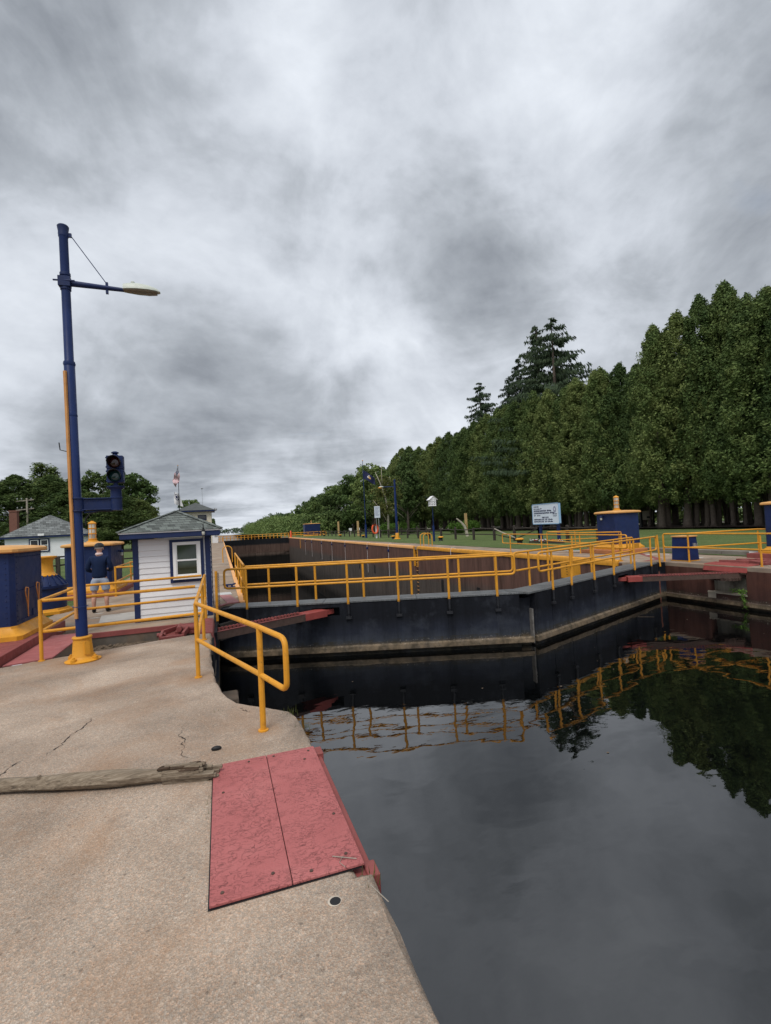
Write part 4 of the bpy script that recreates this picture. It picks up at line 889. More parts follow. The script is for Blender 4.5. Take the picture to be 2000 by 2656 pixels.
mb = MB(); mb.tube([(-.80, 10.42, -.02), (-.44, 10.36, -.02)], .075, 14); mb.tube([(-.82, 10.2, 0), (-.82, 10.6, 0)], .05, 12); mb.tube([(-.5, 10.36, -.02), (-.42, 10.35, -.02)], .095, 14); mb.box(-.9, -.55, 10.3, 10.5, -.12, -.06); mb.tube([(-1.2, 10.15, -.06), (-1.05, 10.15, -.06)], .04, 10); mb.build('bearing', REDP, t)
mb = MB(); mb.hexa([(-3.12, 8.72, -.012), (-2.54, 8.90, -.012), (-2.54, 10.98, -.012), (-3.12, 10.98, -.012)], [(-3.12, 8.72, .006), (-2.54, 8.90, .006), (-2.54, 10.98, .006), (-3.12, 10.98, .006)])
mb.build('tread_plate', paint('trodden red tread plate', (.34, .105, .10), .6, .25, 3, (.20, .12, .11), .6, 8, .5, 70), label='red steel tread plate beside the near blue machine house', cat='steel plate')
mb = MB(); mb.tube([(-2.52, 9.6, -.26), (-2.30, 10.0, -.26)], .13, 14); mb.build('shaft', RUSTB, label='rusty round shaft end in the dark pit behind the lamp base', cat='shaft')
# right cover and machinery
t = thing('strut_cover', 'bright red steel cover at the right apron edge over the strut', 'steel cover', (15.1, 11, 0))
mb = MB(); mb.hexa([(14.83, 10.38, -.20), (15.45, 10.38, -.20), (15.45, 11.78, -.20), (14.83, 11.78, -.20)], [(14.90, 10.38, .02), (15.42, 10.38, .05), (15.42, 11.78, .05), (14.90, 11.78, .02)]); mb.build('cover', REDB, t, bevel=.02)
t = thing('gear_frame', 'red spoked machinery frame behind the right red cover', 'machinery', (16, 10.6, 0))
mb = MB()
for a, b in (((15.5, 11.7), (16.2, 10.2)), ((16.2, 10.2), (16.9, 10.9)), ((15.5, 10.3), (16.2, 11.6)), ((16.2, 11.6), (16.9, 10.2)), ((15.5, 10.3), (16.9, 10.2))): mb.bar((*a, .05), (*b, .05), .09, .09)
mb.tube([(16.2, 10.9, .0), (16.2, 10.9, .13)], .12, 12); mb.build('frame', REDP, t, bevel=.01)

# ---- blue machine houses
def machine_house(label, x0, x1, y0, y1, zb, ztop, lantern=None, rivets=False, bulb=None, levers=None, base_red=True, group='blue machine houses on the lock sides'):
    t = thing('machine_house', label, 'machine house', ((x0+x1)/2, (y0+y1)/2, 0), group); ch = .07
    def octo(i): return [(x0+i+ch, y0+i), (x1-i-ch, y0+i), (x1-i, y0+i+ch), (x1-i, y1-i-ch), (x1-i-ch, y1-i), (x0+i+ch, y1-i), (x0+i, y1-i-ch), (x0+i, y0+i+ch)]
    zf = zb+.23
    bodymb = mb = MB(); mb.prism(octo(0), zf-.03, ztop-.12)
    mb = MB(); rings_ = [(-.13, zb), (-.13, zb+.075), (-.10, zb+.10), (-.02, zb+.19), (-.012, zf), (.02, zf+.004)]
    for i, z in rings_: mb.v += [(x, y, z) for x, y in octo(i)]
    for k in range(len(rings_)-1): mb.f += [(k*8+j, k*8+(j+1) % 8, (k+1)*8+(j+1) % 8, (k+1)*8+j) for j in range(8)]
    mb.build('flared_base', YEL, t)
    mb = MB(); rings_ = [(-.06, ztop-.14), (-.085, ztop-.12), (-.085, ztop-.075), (-.05, ztop-.045), (.12, ztop-.02), (.40, ztop)]
    for i, z in rings_: mb.v += [(x, y, z) for x, y in octo(i)]
    for k in range(len(rings_)-1): mb.f += [(k*8+j, k*8+(j+1) % 8, (k+1)*8+(j+1) % 8, (k+1)*8+j) for j in range(8)]
    mb.f += [tuple(range(len(rings_)*8-8, len(rings_)*8)), tuple(range(7, -1, -1))]; lid = mb.build('lid', YELT, t)
    if rivets:
        mb = bodymb; z = zf+.06
        def riv(x, y, z, dx, dy): mb.ball((x+dx*.002, y+dy*.002, z), .011, .011, .011, 6, 4)
        while z < ztop-.2:
            for x in (x0+.12, x0+.25, x1-.12, x1-.25, (x0+x1)/2): riv(x, y0, z, 0, -1)
            for y in (y0+.12, y1-.12): riv(x1, y, z, 1, 0)
            z += .095
        y = y0+.12
        while y < y1-.1: riv(x1, y, .97+.0*(y-y0), 1, 0); riv(x1, y, zf+.08, 1, 0); riv(x1, y, ztop-.22, 1, 0); y += .09
    bodymb.build('body', NAVYW, t, bevel=0 if rivets else .006)
    if lantern:
        lx, ly = lantern; mb = MB(); zt = ztop-.01
        mb.lathe(lx, ly, [(.20, zt-.02), (.18, zt+.03), (.13, zt+.05), (.13, zt+.09)], 18)
        ln = mb.build('lantern', YEL, t); mb = MB(); h = .175
        for k in range(3):
            z = zt+.09+k*h; mb.lathe(lx, ly, [(.118, z), (.125, z+.01), (.125, z+.03), (.118, z+.035)], 16)
            for j in range(6): a = 2*math.pi*(j+.5)/6; mb.tube([(lx+.112*math.cos(a), ly+.112*math.sin(a), z), (lx+.112*math.cos(a), ly+.112*math.sin(a), z+h)], .007, 5)
        z = zt+.09+3*h; mb.lathe(lx, ly, [(.12, z-.01), (.128, z+.01), (.10, z+.05), (.05, z+.07), (.04, z+.09), (.005, z+.095)], 16); mb.build('cage', YEL, ln)
        mb = MB(); mb.lathe(lx, ly, [(.106, zt+.09), (.106, zt+.09+3*h)], 16); mb.build('glass', CLEAR, ln)
    if bulb:
        (bx, by, bz), (nx, ny) = bulb; mb = MB(); mb.lathe(bx+nx*.09, by+ny*.09, [(.02, bz-.12), (.05, bz-.10), (.05, bz), (.04, bz+.02)], 12); mb.build('bulb_glass', CLEAR, t)
        mb = MB(); mb.lathe(bx+nx*.09, by+ny*.09, [(.06, bz+.0), (.06, bz+.06), (.03, bz+.09)], 12); mb.box(bx-.03, bx+.03, by-.03, by+.03, bz+.02, bz+.08); mb.tube([(bx, by, bz+.05), (bx+nx*.09, by+ny*.09, bz+.05)], .03, 8); mb.build('bulb_fitting', NAVYW, t)
    for (hx_, hy, hz, nx, ny) in (levers or []):
        mb = MB(); sx, sy = -ny, nx; o = Vector((hx_+nx*.035, hy+ny*.035, hz)); S = Vector((sx, sy, 0))
        mb.tube(fillet([o+S*.02+Vector((0, 0, -.36)), o+S*.055, o-S*.075+Vector((0, 0, .02)), o-S*.10+Vector((0, 0, -.06)), o+S*.005+Vector((0, 0, -.30)), o+S*.02+Vector((0, 0, -.52))], .02), .011, 7); mb.build('crank_handle', paint('orange worn handle', (.55, .22, .06), .5, .2, 9, (.2, .08, .03), .6, 15), t)
    return t
machine_house('large riveted blue machine house with yellow flared base at the near left', -4.85, -3.42, 10.12, 11.58, .14, 1.78, rivets=True, levers=[(-3.42, 10.62, .98, 1, 0), (-3.42, 11.18, 1.02, 1, 0)])
mh = [o for o in bpy.data.objects if o.name == 'machine_house'][0]
mb = MB(); mb.box(-3.425, -3.405, 10.95, 11.15, .44, .56); mb.build('name_plate', NAVYW, mh); mb = MB(); mb.tube([(-3.80, 10.12, .84), (-3.80, 10.08, .83), (-3.80, 10.07, .78)], .018, 8); mb.build('latch', WOODL, mh)
machine_house('blue machine house with caged lantern on its lid behind the cyclist', -4.60, -3.32, 17.5, 19.4, .14, 1.73, lantern=(-4.0, 18.4), bulb=((-3.30, 18.7, 1.33), (1, 0)))
machine_house('blue machine house with caged lantern on the right bank beside the sign', 16.9, 18.28, 17.45, 18.68, .16, 1.93, lantern=(17.62, 18.1), bulb=((16.88, 18.22, 1.62), (-1, 0)), levers=[(17.05, 17.43, .95, 0, -1)])
machine_house('blue machine house cut off by the right border of the view', 17.8, 19.2, 10.3, 11.75, .16, 1.96)
mb = MB(); mb.box(-5.2, -3.15, 8.72, 11.95, -.1, .14); mb.build('steel_platform', REDP, label='red steel platform carrying the near left machine house', cat='platform', bevel=.008)
mb = MB(); mb.box(-5.0, -3.12, 17.2, 20.6, -.1, .14); mb.build('steel_platform', REDP, label='red steel platform under the machine house with the lantern behind the cyclist', cat='platform', bevel=.008)
mb = MB(); mb.box(16.3, 18.6, 17.0, 19.1, -.02, .16); mb.build('steel_platform', paint('orange brown steel', (.42, .16, .06), .6, .2, 3), label='orange brown steel platform under the right machine house with the lantern', cat='platform', bevel=.008)
mb = MB(); mb.box(17.5, 19.6, 9.9, 12.2, -.02, .16); mb.build('steel_platform', REDP, label='red steel platform under the machine house at the right border', cat='platform', bevel=.008)
mb = MB(); mb.sheet([(16.2, 17.6), (16.28, 17.0), (16.28, 19.4), (16.1, 20.2)], .006); mb.build('pit_opening', BLACK, kind='structure')
# capstan motor
t = thing('capstan', 'yellow topped capstan on a ribbed navy drum between the machine houses', 'capstan', (-4.29, 14.6, 0)); cx, cy = -4.29, 14.6
mb = MB(); mb.lathe(cx, cy, [(.62, 0), (.62, .07), (.56, .09), (.54, .13), (.40, .14)], 8); mb.build('base', YEL, t)
mb = MB(); mb.lathe(cx, cy, [(.48, .13), (.485, .60), (.52, .64), (.52, .70), (.48, .72), (.42, .82), (.30, .93), (.26, .96)], 32); dr = mb.build('drum', NAVYW, t)
mb = MB()
for k in range(18):
    a = 2*math.pi*k/18; ca, sa = math.cos(a), math.sin(a); mb.bar((cx+.50*ca, cy+.50*sa, .715), (cx+.29*ca, cy+.29*sa, .955), .03, .045)
mb.build('rib', NAVYW, dr)
mb = MB(); mb.lathe(cx, cy, [(.30, .93), (.31, .955), (.26, .98), (.22, 1.05), (.20, 1.20), (.205, 1.32), (.25, 1.39), (.29, 1.405), (.29, 1.435), (.12, 1.45)], 28); mb.build('capstan_head', YEL, t)
# small blue box on the right apron
t = thing('control_box', 'small navy control box with yellow rims beside the right railing', 'control box', (15.6, 12.95, 0))
mb = MB(); mb.hexa([(15.3, 12.68, .03), (15.86, 12.68, .03), (15.86, 13.3, .03), (15.3, 13.3, .03)], [(15.32, 12.70, .84), (15.80, 12.70, .84), (15.80, 13.26, .84), (15.32, 13.26, .84)]); mb.build('box', NAVY, t, bevel=.008)
mb = MB(); mb.box(15.28, 15.88, 12.66, 13.32, 0, .03); mb.build('base_rim', YEL, t); mb = MB(); mb.box(15.29, 15.83, 12.67, 13.29, .84, .885); mb.build('lid', YELT, t, bevel=.01)
mb = MB(); mb.box(15.60, 15.70, 12.655, 12.70, .50, .62); mb.tube([(15.72, 12.67, .50), (15.72, 12.64, .60), (15.76, 12.64, .60), (15.76, 12.67, .50)], .012, 6); mb.build('socket', STEEL, t)
# objects on the left walkway
t = thing('mooring_cleat', 'small dark blue cleat on the left walkway behind the gate railing', 'cleat', (.30, 16.9, 0)); mb = MB(); mb.box(.05, .40, 16.75, 17.0, 0, .03); mb.tube([(.02, 16.87, .13), (.12, 16.87, .10), (.32, 16.87, .10), (.42, 16.87, .13)], .03, 10); mb.tube([(.15, 16.87, .02), (.15, 16.87, .10)], .03, 8); mb.tube([(.30, 16.87, .02), (.30, 16.87, .10)], .03, 8); mb.build('cleat', NAVYW, t)
mb = MB(); mb.prism([(-.10, 15.0), (.19, 14.9), (.42, 13.15), (.10, 13.2)], .003, .014); mb.build('tread_plate', paint('pale red tread plate', (.36, .15, .145), .65, .2, 4), label='pale red plate on the left walkway near the gate hinge', cat='steel plate')
mb = MB(); mb.prism([(-.20, 15.05), (.26, 15.0), (.23, 15.6), (-.20, 15.62)], .003, .010); mb.build('white_plate', paint('pale grey plate', (.46, .46, .45), .7, .1), label='pale grey plate on the left walkway beyond the red plate', cat='steel plate')
mb = MB(); mb.prism([(-.15, 12.58), (.12, 12.98), (.42, 13.1), (.15, 13.18), (-.18, 12.9)], .003, .02); mb.build('hinge_cover', REDP, label='red curved cover at the hinge of the left gate leaf', cat='steel cover')
mb = MB(); r = random.Random(6)
for _ in range(26):
    x, y = r.uniform(-3.2, -1.7), r.uniform(11.0, 15.5); w = r.uniform(.03, .16); mb.add([(x+w*math.cos(a)*r.uniform(.5, 1), y+.4*w*math.sin(a)*r.uniform(.5, 1), .005) for a in [2*math.pi*k/7 for k in range(7)]], [tuple(range(7))])
for _ in range(20):
    x, y = r.uniform(-.1, .45), r.uniform(14, 40); w = r.uniform(.03, .2); mb.add([(x+w*math.cos(a)*r.uniform(.5, 1), y+.6*w*math.sin(a)*r.uniform(.5, 1), .005) for a in [2*math.pi*k/7 for k in range(7)]], [tuple(range(7))])
for _ in range(22):
    x, y = r.uniform(15.5, 17.9), r.uniform(8, 18); w = r.uniform(.05, .25); mb.add([(x+w*math.cos(a)*r.uniform(.5, 1), y+.6*w*math.sin(a)*r.uniform(.5, 1), .005) for a in [2*math.pi*k/7 for k in range(7)]], [tuple(range(7))])
mb.build('chalky_stains', concrete('chalky stain', [(.40, .37, .33), (.48, .46, .42), (.52, .5, .47)], False, .1, .3), kind='stuff', label='chalky white stains on the concrete slabs', cat='stains')
print('objects done')

# ================================================================ BUILDINGS, FENCES, SIGNS
def hip_house(t, x0, x1, y0, y1, ze, zr, over, wallm, roofm, ridge=.0, zb=-.02, boards=None, fascia=TRIM, fh=.18):
    mb = MB()
    if boards:
        h = (ze-zb)/boards
        for k in range(boards): mb.frustum(x0-.02, x1+.02, y0-.02, y1+.02, zb+k*h, zb+(k+1)*h-.002, .02)
    else: mb.box(x0, x1, y0, y1, zb, ze)
    w = mb.build('wall', wallm, t, smooth=False)
    mb = MB(); mb.box(x0-over, x1+over, y0-over, y1+over, ze, ze+fh); mb.build('fascia', fascia, t)
    ex = [(x0-over-.05, y0-over-.05, ze+fh+.003), (x1+over+.05, y0-over-.05, ze+fh+.003), (x1+over+.05, y1+over+.05, ze+fh+.003), (x0-over-.05, y1+over+.05, ze+fh+.003)]
    cx, cy = (x0+x1)/2, (y0+y1)/2; r0, r1 = (cx, cy-ridge, zr), (cx, cy+ridge, zr)
    mb = MB(); mb.add(ex+[r0, r1], [(0, 1, 4), (1, 2, 5, 4), (2, 3, 5), (3, 0, 4, 5), (3, 2, 1, 0)]); rf = mb.build('roof', roofm, t, smooth=False)
    return w, rf
def window(t, x0, x1, y, z0, z1, casing=TRIM, split=True, cw=.12, fr=WHITE2):
    mb = MB(); mb.box(x0-cw, x1+cw, y-.06, y+.03, z0-cw, z1+cw); w = mb.build('window', casing, t)
    mb = MB(); mb.box(x0, x1, y-.075, y-.05, z0, z1); mb.build('pane', PANEF, w)
    mb = MB(); f = .06
    mb.box(x0, x0+f, y-.10, y-.06, z0, z1); mb.box(x1-f, x1, y-.10, y-.06, z0, z1); mb.box(x0+f, x1-f, y-.10, y-.06, z1-f, z1); mb.box(x0+f, x1-f, y-.10, y-.06, z0, z0+f)
    if split: mb.box(x0+f, x1-f, y-.098, y-.06, (z0+z1)/2-f/2, (z0+z1)/2+f/2)
    mb.build('frame', fr, w)
# white house on the left: everything at about Y 60
t = thing('house', 'white clapboard house with grey hip roof and navy trim on the left lawn', 'house', (-17.2, 64, 0))
w, rf = hip_house(t, -20.95, -13.9, 60, 64, 2.30, 4.72, .35, paint('white house siding', (.70, .71, .72), .6, .05, 1, (.5, .48, .46), .2, 3, .05), SHINGF, ridge=.4, boards=24, fh=.20)
for a, b in ((-18.72, -17.98), (-17.80, -17.12)): window(t, a, b, 59.97, .92, 2.08)
mb = MB(); mb.box(-18.2, -17.7, 61.3, 61.5, 3.95, 4.08); mb.build('vent', STEEL, rf)
mb = MB(); mb.box(-17.9, -17.35, 59.45, 59.6, 2.50, 2.72); mb.build('eave_light', WHITE, t)
mb = MB(); mb.box(-22.65, -21.9, 66.2, 66.9, 0, 5.45); mb.box(-22.7, -21.85, 66.15, 66.95, 5.45, 5.6); mb.build('brick_chimney', BRICK, label='brown brick chimney rising behind the left slope of the house roof', cat='chimney')
# utility pole behind the house
t = thing('utility_pole', 'grey utility pole with two cross arms and insulators behind the brick chimney', 'utility pole', (-24.6, 78, 0))
mb = MB(); mb.tube([(-24.6, 78, 0), (-24.6, 78, 7.9)], [.16, .11], 8); mb.build('pole', WOODL, t); mb = MB()
for z in (7.6, 6.4): mb.bar((-25.9, 78, z-.12), (-23.9, 78.3, z+.1), .12, .13)
mb.build('cross_arm', WOODL, t); mb = MB()
for z in (7.7, 6.5):
    for k in (-1.1, -.6, .5): mb.lathe(-24.6+k, 78, [(.05, z), (.08, z+.1), (.05, z+.22)], 8)
mb.build('insulator', STEEL, t)
# control tower
t = thing('control_tower', 'cream two storey control tower with hip roof beyond the white booth', 'tower', (-4.4, 103, 0))
w, rf = hip_house(t, -7.2, -1.48, 100, 106, 6.15, 8.1, .62, CREAM, paint('dark grey roofing', (.075, .082, .08), .85, .2, 1, (.12, .12, .11), .4, 3), ridge=.15, fascia=TRIM, fh=.28)
for a, b in ((-3.85, -2.45), (-6.3, -4.95)):
    window(t, a, b, 99.97, 4.70, 5.42, split=False, cw=.08, fr=BLACK); mb = MB(); mb.box(a-.12, b+.12, 99.8, 99.97, 4.55, 4.63); mb.build('sill', TRIM, t)
window(t, -.98, -.62, 99.97, 1.35, 1.85, split=True, cw=.06)
mb = MB(); mb.box(-1.46, -.45, 100.0, 103, 0, 2.05); mb.build('annex', WHITE, t); mb = MB(); mb.box(-.95, -.70, 100.2, 100.5, 6.2, 6.75); mb.lathe(-.62, 99.7, [(.02, 6.2), (.24, 6.3), (.24, 6.6), (.02, 6.7)], 10); mb.build('speaker_horn', STEEL, t)
mb = MB(); mb.tube([(-3.1, 104, 7.2), (-3.1, 104, 10.95)], .03, 6); mb.lathe(-3.1, 104, [(.02, 10.8), (.22, 10.95), (.22, 11.0), (.02, 11.02)], 8); mb.build('antenna', STEEL, t)
# flags
def flag_pole(label, x, y, h, mat): 
    t = thing('flagpole', label, 'flagpole', (x, y, 0)); mb = MB(); mb.tube([(x, y, 0), (x, y, h)], [.07, .04], 8); mb.build('pole', mat, t); mb = MB(); mb.ball((x, y, h+.05), .08, n=8, m=6); mb.build('finial', YEL, t); return t
flag_pole('thin dark flagpole flying two flags in front of the tower roof', -6.40, 90, 13.75, BLACK)
def cloth(fn, nu, nv):
    return [fn(i/nu, j/nv) for j in range(nv+1) for i in range(nu+1)], [(j*(nu+1)+i, j*(nu+1)+i+1, (j+1)*(nu+1)+i+1, (j+1)*(nu+1)+i) for j in range(nv) for i in range(nu)]
def multimat(mb, name, mats, pick, parent, **k):
    o = mb.build(name, None, parent, **k)
    for m in mats: o.data.materials.append(m)
    for p in o.data.polygons: p.material_index = pick(p.index)
    return o
RED_F = paint('flag red', (.36, .03, .035), .8, .1); WHITE_F = paint('flag white', (.70, .70, .72), .8, .05); NAVY_F = paint('flag navy', (.018, .022, .075), .8, .1); GOLD_F = paint('flag gold', (.55, .33, .12), .8, .2)
def usf(u, v):                                           # hanging limp: fly end droops almost straight down
    s = u*2.9; x = -6.55-.80*u**1.2+.50*v+.07*math.sin(9*u+4*v); z = 13.4-1.45*v-2.2*u+.25*u*v; yy = 90+.22*math.sin(9*u+5*v)*(.3+u)
    return (x, yy-.12, z)
t = thing('flag', 'red white and blue stars and stripes hanging limp on the left flagpole', 'flag', (-6.4, 90, 12)); mb = MB(); NU, NV = 26, 26; mb.add(*cloth(usf, NU, NV))
multimat(mb, 'cloth', [RED_F, WHITE_F, NAVY_F], lambda i: 2 if ((i % NU) < 10 and (i//NU) < 14) else ((i//NU)//2) % 2, t)
mb = MB()
for a in range(5):
    for b in range(6):
        q = usf((a*2+1.0)/NU, (b*2+1.5)/NV); mb.ball((q[0], q[1]-.03, q[2]), .035, .01, .035, 5, 4)
mb.build('stars', WHITE_F, t)
def wf(u, v):
    return (-7.15+.75*u+.65*v*u+.30*math.sin(math.pi*v)*(-1+u)*.2, 90+.20*math.sin(7*u+4*v), 9.25-2.05*v-.55*u+.25*(1-v)*u)
t = thing('flag', 'white flag with a dark round emblem hanging below the striped flag', 'flag', (-6.6, 90, 8)); mb = MB(); mb.add(*cloth(wf, 12, 16)); mb.build('cloth', WHITE_F, t)
mb = MB(); 
for rr0, rr1 in ((.27, .345), (0., .17)):
    for k in range(20):
        qs = [wf(.42+.9*rr*math.cos(a), .36+.75*rr*math.sin(a)) for rr, a in ((rr0, 2*math.pi*k/20), (rr1, 2*math.pi*k/20), (rr1, 2*math.pi*(k+1)/20), (rr0, 2*math.pi*(k+1)/20))]; mb.add([(q[0], q[1]-.035, q[2]) for q in qs], [(0, 1, 2, 3)])
mb.build('emblem', NAVY_F, t)
ny = flag_pole('navy flagpole flying a navy flag on the right lawn', 20.6, 69.8, 11.55, NAVY); mb = MB(); mb.tube([(20.6, 69.8, 0), (20.6, 69.8, 2.0)], .17, 12); mb.build('sleeve', NAVY, ny)
def nyf(u, v): return (20.66+1.78*u, 69.8+.16*math.sin(7*u+2*v)*u, 10.15-1.32*v-(1.15*u+.0)*(1-.45*v)-.25*u*v+.06*math.sin(6*u))
t = thing('flag', 'navy blue flag with a small gold and white crest blowing from the right flagpole', 'flag', (21, 69.8, 9.5)); mb = MB(); mb.add(*cloth(nyf, 18, 12)); mb.build('cloth', NAVY_F, t)
mb = MB()
for (u, v, a, b) in ((.46, .50, .10, .17), (.36, .55, .04, .14), (.56, .50, .04, .14), (.46, .28, .045, .06)): mb.add([(lambda q: (q[0], q[1]-.03, q[2]))(nyf(u+a*math.cos(w), v+b*math.sin(w))) for w in [2*math.pi*k/10 for k in range(10)]], [tuple(range(10))])
multimat(mb, 'crest', [GOLD_F, WHITE_F], lambda i: i % 2, t)
# notice board of the lock: stands along the lock, facing the boats
t = thing('sign_board', 'large white lock notice board on two navy posts on the right lawn', 'sign', (21.2, 28.1, 0)); fx = 21.15
mb = MB(); mb.box(21.15, 21.27, 26.69, 29.5, 1.33, 2.67); brd = mb.build('board', SIGNW, t, bevel=.01)
mb = MB()
for y0_, y1_, z0_, z1_ in ((26.66, 29.53, 2.67, 2.71), (26.66, 29.53, 1.29, 1.33), (26.66, 26.69, 1.29, 2.71), (29.5, 29.53, 1.29, 2.71)): mb.box(21.13, 21.29, y0_, y1_, z0_, z1_)
mb.build('rim', paint('light blue rim paint', (.26, .42, .60), .5, .1), t)
for y in (27.05, 28.95):
    mb = MB(); mb.box(21.275, 21.42, y-.09, y+.09, 0, 2.5); mb.build('post', NAVY, t)
def sgn(s, y, z, size, align='LEFT', m=INK, b=.004): text(s, size, m, t, (fx-.004, y, z), (0, -1, 0), (0, 0, 1), 'lettering', align, b)
sgn('LOCK E21', 29.36, 2.47, .135); sgn('New London, NY', 29.36, 2.33, .125)
sgn('UPSTREAM ELEVATION  420 feet', 29.36, 2.175, .135, b=.008); sgn('DOWNSTREAM ELEVATION  395 feet', 29.36, 2.02, .135, b=.008); sgn('LIFT    25 feet', 29.36, 1.87, .125)
sgn('NEXT LOCK', 28.10, 1.715, .13, 'CENTER', b=.007); sgn('WESTBOUND LOCK   E22  1.28 miles', 29.36, 1.58, .125, b=.007); sgn('EASTBOUND LOCK   E20  18.10 miles', 29.36, 1.44, .125, b=.007)
sgn('Erie Canal', 27.08, 1.94, .10, 'CENTER'); sgn('Section 3', 27.08, 1.81, .10, 'CENTER')
mb = MB(); mb.add([(fx-.006, 27.08-.16*math.cos(a), 2.27+.22*math.sin(a)) for a in [2*math.pi*k/24 for k in range(24)]], [tuple(range(24))]); mb.build('seal', SEAL, t)
mb = MB(); mb.add([(fx-.010, 27.08-.06*math.cos(a), 2.28+.08*math.sin(a)) for a in [2*math.pi*k/16 for k in range(16)]], [tuple(range(16))]); mb.build('seal_centre', SIGNW, t)
t = thing('flower_bed', 'low dark planter with red and white flowers at the foot of the notice board', 'planter', (21, 28, 0))
mb = MB(); mb.box(20.75, 21.1, 26.2, 29.6, 0, .12); mb.build('trough', WOOD, t)
for nm, m_, sd_ in (('red_flowers', paint('red petals', (.45, .03, .04), .7), 1), ('white_flowers', WHITE_F, 2), ('leaves', L_BR, 3)):
    mb = MB(); r = random.Random(sd_)
    for _ in range(60): mb.ball((20.92+r.gauss(0, .09), r.uniform(26.3, 29.5), .15+r.uniform(0, .12)), .035, n=5, m=4)
    mb.build(nm, m_, t)
# information board in the trees
t = thing('information_board', 'pale information panel between dark posts under the cedars', 'sign', (43, 40, 0)); mb = MB(); mb.box(42.3, 43.75, 40, 40.08, .95, 1.9); mb.build('panel', paint('faded poster', (.38, .34, .27), .6, .25, 2), t); mb = MB(); mb.box(42.9, 43.3, 39.98, 40.0, 1.1, 1.3); mb.build('picture', BLACK, t)
for x in (42.2, 43.85):
    mb = MB(); mb.box(x-.12, x+.12, 40, 40.2, 0, 2.3); mb.build('post', BLACK, t)
# split rail fences
def rail_fence(label, pts, h=1.12, skip=(), rails=(.55, .98), group='split rail fences'):
    t = thing('rail_fence', label, 'fence', (pts[0][0], pts[0][1], 0), group); r = random.Random(len(pts))
    for k, p in enumerate(pts):
        mb = MB(); hh = h*r.uniform(.94, 1.08); mb.box(p[0]-.085, p[0]+.085, p[1]-.085, p[1]+.085, -.02, hh); mb.frustum(p[0]-.085, p[0]+.085, p[1]-.085, p[1]+.085, hh, hh+.05, .04); o = mb.build('post', WOOD, t)
    for k, (a, b) in enumerate(zip(pts, pts[1:])):
        if k in skip: continue
        for z in rails:
            mb = MB(); A, B = Vector((*a, z+r.gauss(0, .03))), Vector((*b, z+r.gauss(0, .03))); mid = A.lerp(B, .5)+Vector((r.gauss(0, .03), 0, r.gauss(0, .035))); mb.tube([A, mid, B], [.045, .055, .045], 6); mb.build('rail', WOOD, t)
    return t
fy = [30.0, 33.2, 36.2, 39.75, 43.4, 46.7, 49.8, 53.0, 56.4, 60.0, 63.6, 67.2, 70.8, 74.4, 78.0, 81.6, 85.2, 88.8, 92.4, 96, 99.6, 103.2, 106.8, 110.4, 114]
ff = rail_fence('long dark split rail fence along the right lawn below the cedars', [(22.0, y) for y in fy], skip=(1,))
mb = MB(); mb.tube([(22, 36.1, 1.0), (21.9, 34.9, .72), (21.9, 33.0, .28)], .05, 6); o = mb.build('broken_rail', WOODL, ff)
mb = MB(); mb.tube([(22, 36.1, .55), (21.95, 33.3, .2)], .045, 6); mb.tube([(22, 30.1, 1.0), (21.95, 33.2, .12)], .045, 6); mb.build('broken_rail', WOOD, ff)
rail_fence('dark split rail fence on the right lawn nearest the notice board', [(22.0, 30.0), (22.0, 27.0), (22.0, 24.2)])
rail_fence('second dark rail fence running behind the far lamp post', [(27.0+.35*k, 62+k*4.2) for k in range(12)], 1.25)
rail_fence('dark split rail fence on the left lawn behind the machine houses', [(-11.5, 26.0), (-8.0, 29.4), (-5.75, 33.6), (-4.6, 36.8)], 1.05)
rail_fence('dark rail fence on the left lawn behind the white booth', [(-6.5, 47), (-5.2, 49.5), (-4.4, 52), (-4.2, 55)], 1.3)
t = thing('fence_post', 'tan timber post standing on the left lawn behind the fence', 'post', (-6.4, 56, 0)); mb = MB(); mb.box(-6.55, -6.25, 56, 56.3, 0, 2.2); mb.build('post', POSTW, t)
for lab, x, y, h in (('tan timber post farther along the right lawn, left of its twin', 24, 102, 3.05), ('tan timber post along the right lawn, right of its twin', 24, 86.4, 2.8), ('tan timber post standing just behind the far lamp', 27.5, 75, 2.3), ('tan timber stump post at the edge of the cedars', 36.4, 68, 3.0)):
    t = thing('timber_post', lab, 'post', (x, y, 0)); mb = MB(); mb.box(x-.16, x+.16, y-.16, y+.16, 0, h); mb.build('post', POSTW, t)
for lab, x in (('left one of two small pale boxes on stakes by the far fence', 25.6), ('right one of two small pale boxes on stakes by the far fence', 27.3)):
    t = thing('meter_box', lab, 'box', (x, 98, 0)); mb = MB(); mb.box(x-.28, x+.28, 98, 98.2, .95, 1.5); mb.build('box', WHITE, t); mb = MB(); mb.box(x-.05, x+.05, 98.05, 98.15, 0, .95); mb.build('stake', WOODL, t)
